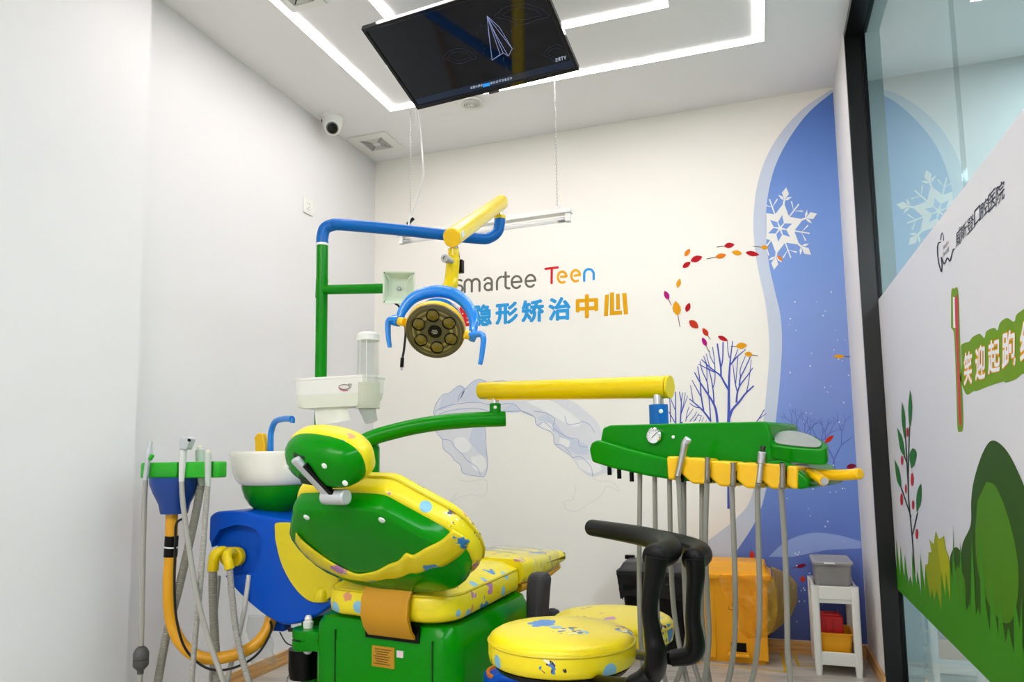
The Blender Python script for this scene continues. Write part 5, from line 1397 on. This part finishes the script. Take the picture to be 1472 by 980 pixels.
# side joints and handles
for sgn, ja, jb, hpth in ((-1, (582, 463), (566, 460), [(573, 459), (562, 459), (558, 464), (558, 478), (559, 490), (560.5, 499)]), (1, (667, 480), (684, 484), [(676, 482), (691, 480), (695, 487), (694, 500), (692, 515), (690, 524)])):
    obj('pivot', MB().tube([at(*ja, Y=2.07), at((ja[0] + jb[0]) / 2, (ja[1] + jb[1]) / 2, Y=2.08)], .014, 16), YPLAST, lp, bevel=.002)
    obj('pivot_housing', MB().tube([at((ja[0] + jb[0]) / 2 + sgn * .5, (ja[1] + jb[1]) / 2, Y=2.08), at(*jb, Y=2.09)], .0185, 18), LBLUE, lp, bevel=.003)
    P = smooth_path([at(*p, Y=2.075) for p in hpth], 5); n = len(P)
    obj('handle', MB().tube(P, [.0135 - .005 * (i / (n - 1)) for i in range(n)], 14, flat=.8), LBLUE, lp, bevel=.003)
# monitor bracket on the post
ma, mbb = at(464, 416.5, Y=YPO), at(553, 414.5, Y=2.33)
brk = thing('monitor_bracket', 'green side arm with a pale square monitor plate', 'bracket', mbb)
obj('side_arm', MB().tube([ma, mbb], .0185, 20), GREEN2, brk)
obj('post_clamp', MB().tube([at(463, 401, Y=YPO), at(462, 428, Y=YPO)], .0236, 24), GREEN2, brk)
pc = at(573.5, 413, Y=2.29); pn = (EYE - pc); pn.z = -.25; pn.normalize(); pu = ZA.cross(pn).normalized(); pw = pn.cross(pu)
s_ = 23 * (pc - EYE).dot(-(ROT @ ZA)) / F_PX
sq = lambda k, n: [pc + pu * (x * s_ * k) + pw * (y * s_ * k) + pn * n for x, y in ((-1, -1), (1, -1), (1, 1), (-1, 1))]
PLATE = mat('pale_green_steel', '#cfdcc4', .3, vary=.03)
pl_ = obj('plate', MB().loft([sq(.6, -.05), sq(1.0, -.006), sq(1.0, 0), sq(.97, .0), sq(.9, -.002), sq(.62, -.03), sq(.45, -.036), sq(.43, -.036)]), PLATE, brk, smooth=10)
obj('centre_bolt', MB().lathe([(.008, -.036), (.008, -.028), (.005, -.024), (0, -.024)], pc, pn, 14), STEEL, pl_)
for x, y in ((-1, -1), (1, -1), (1, 1), (-1, 1)):
    obj('bolt_hole', MB().lathe([(0, 0), (.0022, 0), (.0022, .0015), (0, .0015)], pc + pu * (x * s_ * .9) + pw * (y * s_ * .9), pn, 10), DGREY, pl_)
    obj('slot_rib', MB().box(pc + pu * (x * s_ * .68) + pw * (y * s_ * .68) - pn * .012, (.018, .004, .003), ((pu * x + pw * y).normalized(), (pu * -y + pw * x).normalized(), pn)), PLATE, pl_)
wire_pts = [at(568, 436, Y=2.31), at(574, 441, Y=2.3), at(580, 455, Y=2.3), at(583, 475, Y=2.3), at(581, 500, Y=2.3), at(578.5, 515, Y=2.3)]
wt = thing('signal_cable', 'black cable with plug dangling under the monitor plate', 'cable', wire_pts[0])
obj('cord', MB().tube(smooth_path(wire_pts, 6), .0042, 8), WIRE, wt)
obj('plug', MB().tube([at(578.5, 514, Y=2.3), at(577.5, 528, Y=2.3)], .007, 10), BLACK, wt, bevel=.002)
obj('plug_tip', MB().tube([at(577.5, 528, Y=2.3), at(577.2, 532, Y=2.3)], .004, 8), STEEL, wt)

# ---- tissue tray and cup dispenser on the post
YT = 2.28
tt = thing('tissue_tray', 'white translucent tissue tray clipped to the green post', 'tissue holder', at(476, 585, Y=YT))
def tray_ring(xa, xb, y, dep, r):
    a_, b_ = at(xa, y, Y=YT), at(xb, y, Y=YT)
    w_ = b_.x - a_.x; m_ = (a_ + b_) / 2
    return [V3(m_.x + x, YT + dep / 2 + yy, m_.z) for x, yy in rr(w_, dep, r, 8)]
obj('tray_body', MB().loft([tray_ring(417.5, 533, 566, .13, .05), tray_ring(417, 534, 545, .13, .05)]), WPLAST, tt, smooth=40)
obj('tray_base', MB().loft([tray_ring(427, 520, 585, .10, .04), tray_ring(421, 526, 582, .115, .045), tray_ring(418.5, 531, 574, .127, .05), tray_ring(418, 532.5, 566, .129, .05)]), mat('cream_plastic', '#dcdfd0', .4, vary=.03), tt, smooth=40)
obj('tray_lid', MB().loft([tray_ring(415.5, 535, 545, .136, .055), tray_ring(415.5, 535, 541, .136, .055)]), WPLAST, tt, bevel=.002)
stc = at(496, 556, Y=YT - .001)
mb = MB()
fcol = mat('sticker_pink', '#b9607a', .5)
f_ = lambda x, y: at(x, y, Y=YT - .0035)
stroke(mb, [(487, 557), (490, 560), (494, 561.5), (500, 561)], 1.6, f_); obj('sticker', mb, fcol, tt, smooth=0)
mb = MB(); stroke(mb, arc(495, 556, 8, 3.4, 0, 340, 16), .8, f_); stroke(mb, [(502, 555), (501, 552), (505, 552), (504, 557), (501, 558)], .8, f_)
obj('sticker', mb, mat('sticker_brown', '#6a4a48', .5), tt, smooth=0)
rows = []
for i in range(7):
    f = i / 6; row = []
    for k in range(9):
        g = k / 8
        row.append(at(452 + 46 * g + (2 + 4 * g) * f, 584 + (26 - 5 * g) * f + 1.2 * math.sin(5 * g), Y=YT + .02 + .012 * math.sin(6 * g + 1) * f))
    rows.append(row)
tis = obj('tissue_sheet', MB().sheet(rows), PAPER, smooth=60)
tag(tis, 'loose white tissue hanging out of the white tray', 'tissue')
cd = thing('cup_dispenser', 'clear plastic cup tube with white cap beside the tissue tray', 'cup dispenser', at(530, 585, Y=YT + .05))
YD = YT + .04
pxd = (at(529, 530, Y=YD) - EYE).dot(-(ROT @ ZA)) / F_PX
cc_ = at(529, 550, Y=YD); zA = at(529, 483, Y=YD).z; zB = at(529, 550, Y=YD).z; zC = at(529, 587, Y=YD).z
b0_ = V3(cc_.x, cc_.y, 0)
obj('clear_tube', MB().lathe([(15 * pxd, zB - .02), (15 * pxd, zA)], b0_, ZA, 32), CLEARP, cd)
for a in (-1.9, -1.2): obj('tube_rib', MB().tube([b0_ + V3(15 * pxd * math.cos(a), 15 * pxd * math.sin(a), zB), b0_ + V3(15 * pxd * math.cos(a), 15 * pxd * math.sin(a), zA)], .0012, 6), WPLAST, cd)
obj('cap', MB().lathe([(16.4 * pxd, zA - .018), (16.4 * pxd, zA + .004), (12 * pxd, zA + .012), (0, zA + .015)], b0_, ZA, 32), WPLAST, cd)
obj('sleeve', MB().lathe([(14.5 * pxd, zC), (17 * pxd, zC), (17 * pxd, zB), (15.2 * pxd, zB)], b0_, ZA, 32), FROST, cd)
obj('sleeve_neck', MB().box(b0_ + V3(-.03, .0, (zB + zC) / 2), (.06, .02, (zB - zC) * .8)), WPLAST, cd)
cv = at(527, 588, Y=YD); ct = at(534, 611, Y=YD)
cup = tag(obj('paper_cup', MB().lathe([(12.5 * pxd, 0), (12.7 * pxd, .002), (9 * pxd, (cv - ct).length), (0, (cv - ct).length), (0, (cv - ct).length - .001), (8.7 * pxd, (cv - ct).length - .002), (12 * pxd, .001)], cv + V3(0, 0, .012), ct - cv, 28), CLEARP), 'clear plastic cup tilting out below the cup tube', 'cup')

# ================================================================== STOOLS
def stool(label, cpx, top_y, Yc, R, arm_label=None, matu=UPH2):
    c = at(cpx, top_y, Y=Yc); z = c.z; o = V3(c.x, c.y, 0)
    t = thing('dental_stool', label, 'stool', (c.x, c.y, 0), 'round dentist stools')
    s = obj('seat_cushion', MB().lathe([(0, z - .070), (R * .93, z - .070), (R * .985, z - .064), (R, z - .05), (R, z - .026), (R * .995, z - .022), (R * .985, z - .02), (R * .985, z - .016), (R * .97, z - .008), (R * .9, z - .001), (R * .6, z + .004), (0, z + .005)], o, ZA, 56), matu, t, smooth=50)
    ringp = [o + V3(R * .992 * math.cos(a), R * .992 * math.sin(a), z - .0195) for a in [2 * math.pi * k / 48 for k in range(49)]]
    obj('piping', MB().tube(ringp, .004, 6, caps=False), PIPING, s)
    obj('seat_pan', MB().lathe([(0, z - .085), (R * .88, z - .085), (R * .95, z - .071), (0, z - .069)], o, ZA, 48), BLACK, t)
    obj('tilt_plate', MB().box(o + ZA * (z - .1), (.16, .2, .035)), BLACK, t, bevel=.006)
    obj('gas_lift', MB().lathe([(.03, .09), (.03, z - .32), (.02, z - .31), (.02, z - .12), (0, z - .12)], o, ZA, 24), CHROME, t)
    obj('lift_lever', MB().tube([o + V3(.05, -.02, z - .1), o + V3(R * .9, -.09, z - .12)], .006, 10), CHROME, t)
    hub = obj('star_hub', MB().lathe([(0, .06), (.045, .06), (.045, .11), (.035, .125), (0, .125)], o, ZA, 24), CHROME, t)
    for k in range(5):
        a = 2 * math.pi * k / 5 + .5; d = V3(math.cos(a), math.sin(a), 0)
        obj('star_leg', MB().tube([o + d * .03 + ZA * .095, o + d * .15 + ZA * .085, o + d * .24 + ZA * .068], [.018, .015, .012], 12), CHROME, t)
        cst = obj('caster', MB().tube([o + d * .245 + d.cross(ZA) * .018 + ZA * .028, o + d * .245 - d.cross(ZA) * .018 + ZA * .028], .027, 18), BLACK, t, bevel=.004)
        obj('caster_stem', MB().tube([o + d * .24 + ZA * .05, o + d * .24 + ZA * .072], .008, 10), STEEL, cst)
    return t, o, z
s1, o1, z1 = stool('nearest round yellow printed stool with a black curved arm support', 807, 905, 1.75, .178)
za = .80
bar = [at(850, 758, Z=za), at(875, 762, Z=za), at(905, 767, Z=za), at(930, 772, Z=za + .0), at(950, 778, Z=za), at(962, 786, Z=za), at(960, 793, Z=za), at(946, 799, Z=za - .002), at(938, 803, Z=za - .004)]
P = smooth_path(bar, 6); n = len(P)
obj('arm_support', MB().tube([P[0] + (P[0] - P[1]).normalized() * .008] + P, [.014] + [(.0225 + .005 * (i / n)) * (1 if i < n - 2 else (.85 if i == n - 2 else .5)) for i in range(n)], 18), BLACKPAD, s1, bevel=.004)
dY = P[-1].y
post_px = [(944, 800), (941, 825), (936, 850), (934, 880), (939, 915), (943, 940), (940, 962), (926, 976), (908, 984)]
PP = smooth_path([at(*p, Y=dY + .0 + (.0 if p[1] < 950 else .05)) for p in post_px], 5); n = len(PP)
obj('arm_post', MB().tube(PP, [.024 + .004 * math.cos(2 * math.pi * i / (n * .7)) for i in range(n)], 16, flat=.8), BLACK, s1, smooth=50)
obj('arm_bracket', MB().tube([PP[-1], o1 + ZA * (z1 - .115)], .014, 12), BLACK, s1)

s2, o2, z2 = stool('further round yellow printed stool standing behind the nearest one', 880, 884, 2.36, .192)
za2 = .785
bar = [at(930, 770, Z=za2 + .01), at(960, 776, Z=za2), at(985, 783, Z=za2), at(1003, 790, Z=za2), at(1008, 797, Z=za2), at(1000, 803, Z=za2 - .002), at(995, 806, Z=za2 - .003)]
P = smooth_path(bar, 6); n = len(P)
obj('arm_support', MB().tube([P[0] + (P[0] - P[1]).normalized() * .008] + P, [.014] + [(.021 + .004 * (i / n)) * (1 if i < n - 2 else (.85 if i == n - 2 else .5)) for i in range(n)], 18), BLACKPAD, s2, bevel=.004)
dY2 = P[-1].y
PP = smooth_path([at(*p, Y=dY2) for p in [(999, 803), (1000, 830), (997, 860), (996, 890), (999, 915), (999, 932), (990, 942), (965, 946)]], 5); n = len(PP)
obj('arm_post', MB().tube(PP, [.022 + .003 * math.cos(2 * math.pi * i / (n * .7)) for i in range(n)], 16, flat=.8), BLACK, s2, smooth=50)
obj('arm_bracket', MB().tube([PP[-1], o2 + ZA * (z2 - .115)], .013, 12), BLACK, s2)

# small orange tub between the chair and the near stool
fz = at(742, 963, Y=2.08); fo_ = V3(fz.x, fz.y, 0)
ft = thing('toy_tub', 'orange tub with a blue rim between the chair and the near stool', 'tub', fo_)
obj('tub_wall', MB().lathe([(0, 0), (.07, 0), (.085, fz.z - .02), (.088, fz.z - .02), (.088, fz.z), (.08, fz.z), (.066, .01), (0, .01)], fo_, ZA, 32), mat('orange_plastic', '#e07a10', .35), ft)
obj('tub_rim', MB().lathe([(.086, fz.z - .03), (.096, fz.z - .03), (.096, fz.z - .008), (.086, fz.z - .008)], fo_, ZA, 32), BLUE, ft)
hb_ = [fo_ + V3(-.05, -.06, fz.z - .02), fo_ + V3(-.02, -.085, fz.z + .0), fo_ + V3(.03, -.085, fz.z), fo_ + V3(.06, -.06, fz.z - .02)]
obj('tub_handle', MB().tube(smooth_path(hb_, 5), .012, 12), BLUE, ft)

# ================================================================== BINS
def tapered(x0, x1, y0, y1, z0, z1, ins, r=.02):
    def rg(i, z):
        w, d = (x1 - x0) - 2 * i, (y1 - y0) - 2 * i
        return [V3((x0 + x1) / 2 + a, (y0 + y1) / 2 + b, z) for a, b in rr(w, d, r, 5)]
    return rg
# yellow bin
bx0, bx1 = at(1013, 948, Z=0).x, at(1106, 955, Z=0).x
by0, by1 = 3.745, 3.965
zlid = at(1060, 828, Y=by0 - .02).z; ztop_ = at(1060, 801, Y=by1 - .03).z
yb_ = thing('pedal_bin', 'tall amber pedal bin with a yellow liner by the mural', 'waste bin', ((bx0 + bx1) / 2, (by0 + by1) / 2, 0))
rg = tapered(bx0 - .012, bx1 + .012, by0 - .012, by1 + .012, 0, 0, 0)
rg2 = tapered(bx0 - .012, bx1 + .012, by0 - .012, by1 + .005, 0, 0, 0)
obj('bin_body', MB().loft([rg(.02, 0), rg(.018, .03), rg(.0, zlid - .01)]), BINY, yb_)
lid = obj('lid', MB().loft([rg2(-.016, zlid - .016), rg2(-.018, zlid - .01), rg2(-.016, zlid + .006), rg2(.002, zlid + .018), rg2(.012, ztop_ - .006), rg2(.03, ztop_)]), BINY, yb_)
fx = (bx0 + bx1) / 2
for x in (bx0 + .032, bx1 - .028):
    obj('front_rib', MB().box((x, by0 - .002, zlid * .47), (.055, .016, zlid * .86)), BINY, yb_, bevel=.006)
pdl = at(1062, 941, Y=by0 - .03)
obj('pedal_recess', MB().box((pdl.x, by0 + .004, pdl.z + .018), (.07, .012, .06)), BLACK, yb_)
obj('pedal', MB().box((pdl.x, by0 - .025, pdl.z), (.10, .05, .014)), BINY, yb_, bevel=.004)
lb_ = at(1054, 871, Y=by0 - .004)
fl_ = obj('hazard_label', MB().box((lb_.x, by0 - .003, lb_.z), (.05, .002, .045)), mat('label_amber', '#d9960a', .5), yb_)
obj('label_frame', MB().tube([V3(lb_.x + a, by0 - .0045, lb_.z + b) for a, b in rr(.044, .034, .005, 3) + rr(.044, .034, .005, 3)[:1]], .0012, 5), BLACK, fl_)
obj('label_mark', MB().box((lb_.x, by0 - .0045, lb_.z + .004), (.014, .001, .012)), BLACK, fl_)
# liner hanging out
def crumple(px_rows, Yf, amp, seedv):
    rnd = random.Random(seedv); rows = []
    nr, nc = len(px_rows), 16
    dense = []
    for i in range(nr - 1):
        for s in range(4):
            a, b = px_rows[i], px_rows[i + 1]; f = s / 4
            dense.append([a[k] + (b[k] - a[k]) * f for k in range(4)])
    dense.append(list(px_rows[-1]))
    for i, (xa, ya, xb, yb2) in enumerate(dense):
        row = []
        for k in range(nc + 1):
            g = k / nc
            y_ = Yf(g, i / (len(dense) - 1)) + amp * (math.sin(g * 19 + i * .9 + seedv) * .5 + math.sin(g * 9 - i * .6) * .5 + rnd.uniform(-.5, .5))
            row.append(at(xa + (xb - xa) * g, ya + (yb2 - ya) * g + rnd.uniform(-.8, .8), Y=y_))
        rows.append(row)
    return MB().sheet(rows)
ln_ = obj('liner', crumple([(1032, 826, 1111, 828), (1040, 850, 1116, 850), (1048, 866, 1118, 875), (1060, 880, 1116, 890), (1063, 905, 1108, 908), (1075, 917, 1100, 916)], lambda g, f: by0 - .035 - .02 * math.sin(f * 3), .008, 2), BAGY, yb_, smooth=25)
obj('liner', crumple([(1108, 814, 1112, 816), (1110, 818, 1132, 824), (1112, 850, 1146, 838), (1112, 880, 1146, 866), (1108, 905, 1138, 884), (1100, 916, 1118, 904)], lambda g, f: by0 - .02 + .14 * g, .01, 5), BAGY, yb_, smooth=25)
obj('liner', crumple([(999, 826, 1008, 824), (994, 838, 1010, 836), (1000, 852, 1012, 848)], lambda g, f: by0 + .0, .006, 7), BAGY, yb_, smooth=25)
# black bin
kx0, kx1 = at(887, 830, Y=3.62).x, at(992, 830, Y=3.62).x
ky0, ky1 = 3.62, 3.86
kz = at(940, 822, Y=ky0).z; kzt = at(940, 800, Y=ky1).z
kb_ = thing('waste_bin', 'black lidded bin with a black liner behind the stools', 'waste bin', ((kx0 + kx1) / 2, (ky0 + ky1) / 2, 0))
rk = tapered(kx0, kx1, ky0, ky1, 0, 0, 0)
obj('bin_body', MB().loft([rk(.045, 0), rk(.02, kz - .085), rk(.012, kz - .01)]), BLACK, kb_)
ld = obj('lid', MB().loft([rk(-.006, kz - .02), rk(-.006, kz), rk(.01, kz + .012), rk(.025, kzt - .005), rk(.04, kzt)]), mat('black_lid', '#17181a', .35, vary=.05), kb_)
obj('lid_hinge', MB().box(((kx0 + .03), ky1 - .03, kzt), (.05, .03, .02)), BLACK, ld, bevel=.004)
rows = []
for i in range(9):
    f = i / 8; row = []
    for k in range(65):
        a = k / 64; m = rk(.002 - .0, kz - .02 - .11 * f); p = m[int(a * (len(m) - 1))]; q = m[min(len(m) - 1, int(a * (len(m) - 1)) + 1)]
        p = p + (q - p) * (a * (len(m) - 1) % 1)
        cpt = V3((kx0 + kx1) / 2, (ky0 + ky1) / 2, p.z); d = (p - cpt).normalized()
        row.append(p + d * (.004 + .005 * math.sin(k * 1.9 + i * .8) - .016 * f) + ZA * (.012 * math.sin(k * .7) * f))
    rows.append(row)
obj('liner', MB().sheet(rows), mat('black_bag', '#0d0d0f', .25, vary=.1, bump=.4, bscale=80), kb_, smooth=25)

# ================================================================== WHITE SHELF CART
x0, x1, y0, y1 = .188, .378, 3.645, 3.93
ct_ = thing('shelf_cart', 'small white plastic two-tier shelf in the right corner', 'shelf', ((x0 + x1) / 2, (y0 + y1) / 2, 0))
zt1 = at(1205, 843, Y=y0).z; zs = at(1205, 862, Y=y0).z
zl1, zl0 = at(1205, 938, Y=y0).z, at(1205, 957, Y=y0).z
for x in (x0 + .012, x1 - .012):
    for y in (y0 + .012, y1 - .012):
        obj('leg', MB().loft([[V3(x + a * .85, y + b * .85, 0) for a, b in rr(.03, .03, .01, 3)], [V3(x + a, y + b, zl0) for a, b in rr(.032, .032, .01, 3)], [V3(x + a, y + b, zt1) for a, b in rr(.034, .034, .01, 3)]]), WPLAST, ct_)
def tray_box(z0, z1_, t=.012):
    mb = MB()
    mb.span((x0, y0, z0), (x1, y0 + t, z1_)).span((x0, y1 - t, z0), (x1, y1, z1_)).span((x0, y0 + t, z0), (x0 + t, y1 - t, z1_)).span((x1 - t, y0 + t, z0), (x1, y1 - t, z1_)).span((x0 + t, y0 + t, z0), (x1 - t, y1 - t, z0 + .008))
    return mb
obj('upper_shelf', tray_box(zs, zt1), WPLAST, ct_, bevel=.003)
obj('lower_shelf', tray_box(zl0, zl1), WPLAST, ct_, bevel=.003)
obj('shelf_apron', MB().span((x0 + .02, y0 + .008, zs - .018), (x1 - .02, y0 + .016, zs)), WPLAST, ct_)
# grey box on top
gx0, gx1 = x0 + .016, x1 - .016
gz0 = zs + .009; gzt = at(1195, 806, Y=y0 + .05).z
def rect_ring(xa, xb, ya, yb, z, r=.015): return [V3((xa + xb) / 2 + a, (ya + yb) / 2 + b, z) for a, b in rr(xb - xa, yb - ya, r, 4)]
gb_ = thing('storage_box', 'grey lidded plastic box on the white shelf', 'storage box', ((gx0 + gx1) / 2, y0 + .12, gz0))
ya_, yb_2 = y0 + .02, y1 - .02
obj('box_body', MB().loft([rect_ring(gx0 + .008, gx1 - .008, ya_ + .01, yb_2 - .01, gz0), rect_ring(gx0, gx1, ya_, yb_2, gzt - .012)]), GREYBOX, gb_)
gl = obj('box_lid', MB().loft([rect_ring(gx0 - .006, gx1 + .006, ya_ - .008, yb_2 + .006, gzt - .014), rect_ring(gx0 - .008, gx1 + .008, ya_ - .01, yb_2 + .008, gzt - .004), rect_ring(gx0 - .004, gx1 + .004, ya_ - .006, yb_2 + .004, gzt), rect_ring(gx0 + .008, gx1 - .008, ya_ + .008, yb_2 - .01, gzt), rect_ring(gx0 + .012, gx1 - .012, ya_ + .012, yb_2 - .014, gzt - .004)]), mat('grey_lid', '#9c9a99', .45, vary=.03), gb_)
lc_ = at(1192, 808, Z=gzt)
obj('paper_label', MB().box((lc_.x, lc_.y, gzt - .0034), (.045, .05, .0012)), mat('label_paper', '#d8d8d4', .6), gl)
# yellow basket and red box below
zz = zl0 + .009
bx_a, bx_b = x0 + .018, x1 - .02
zk = at(1200, 911, Y=y0 + .05).z
yk_ = thing('storage_basket', 'small yellow plastic basket on the lower shelf', 'basket', ((bx_a + bx_b) / 2, y0 + .12, zz))
ry = (y0 + .03, y1 - .06)
R_ = lambda i, z: rect_ring(bx_a + i, bx_b - i, ry[0] + i, ry[1] - i, z, .012)
obj('basket_wall', MB().loft([R_(.018, zz), R_(.008, zk), R_(.0, zk), R_(-.002, zk + .006), R_(.009, zk + .006), R_(.02, zz + .004)]), BINY, yk_)
rb0 = at(1177, 880, Y=y0 + .1); rb1 = at(1213, 912, Y=y0 + .1)
rd = thing('red_box', 'red plastic toy-like box standing in the yellow basket', 'box', ((rb0.x + rb1.x) / 2, y0 + .12, rb1.z))
rz0, rz1 = zz + .006, rb0.z - .012
obj('box_body', MB().span((rb0.x, y0 + .085, rz0), (rb1.x, y0 + .16, rz1)), REDP, rd, bevel=.006)
obj('box_flap', MB().span((rb0.x + .004, y0 + .09, rz1 - .002), (rb1.x - .012, y0 + .15, rz1 + .012)), REDP, rd, bevel=.005)
for k in range(2):
    obj('clasp', MB().box((rb0.x + .02 + k * .035, y0 + .1, rz1 + .014), (.008, .012, .012)), REDP, rd, bevel=.002)
    obj('groove', MB().box((rb0.x + .025 + k * .03, y0 + .0845, (rz0 + rz1) / 2), (.003, .002, (rz1 - rz0) * .8)), mat('dark_red', '#8c0f14', .4), rd)

# ================================================================== FLOOR TAPE
TAPE = mat('yellow_tape', '#d9b11c', .5, vary=.08)
def tape(label, pts):
    w = .012; mb = MB()
    P = [at(*p, Z=0) for p in pts]
    for a, b in zip(P[:-1], P[1:]):
        d = (b - a).normalized(); s = V3(-d.y, d.x, 0) * w / 2
        mb.prism([a + s - d * w / 2 + ZA * .0003, b + s + d * w / 2 + ZA * .0003, b - s + d * w / 2 + ZA * .0003, a - s - d * w / 2 + ZA * .0003], (0, 0, .0006))
    tag(obj('floor_tape', mb, TAPE, smooth=0), label, 'floor tape', 'yellow tape marks on the floor')
tape('yellow tape outline on the floor round the amber pedal bin', [(1008, 929), (1004, 953), (1129, 966), (1124, 938)])
tape('yellow tape corner on the floor left of the white shelf', [(1142, 940), (1148, 957), (1172, 958)])
tape('yellow tape outline on the floor before the black bin', [(902, 948), (960, 952), (1003, 953)])
tag(obj('thin_wire', MB().tube(smooth_path([at(433, 952, Z=.003), at(420, 963, Z=.003), at(413, 975, Z=.003), at(412, 990, Z=.003)], 6), .0012, 5), WIRE), 'hair-thin dark wire lying on the floor by the left wall', 'cable')
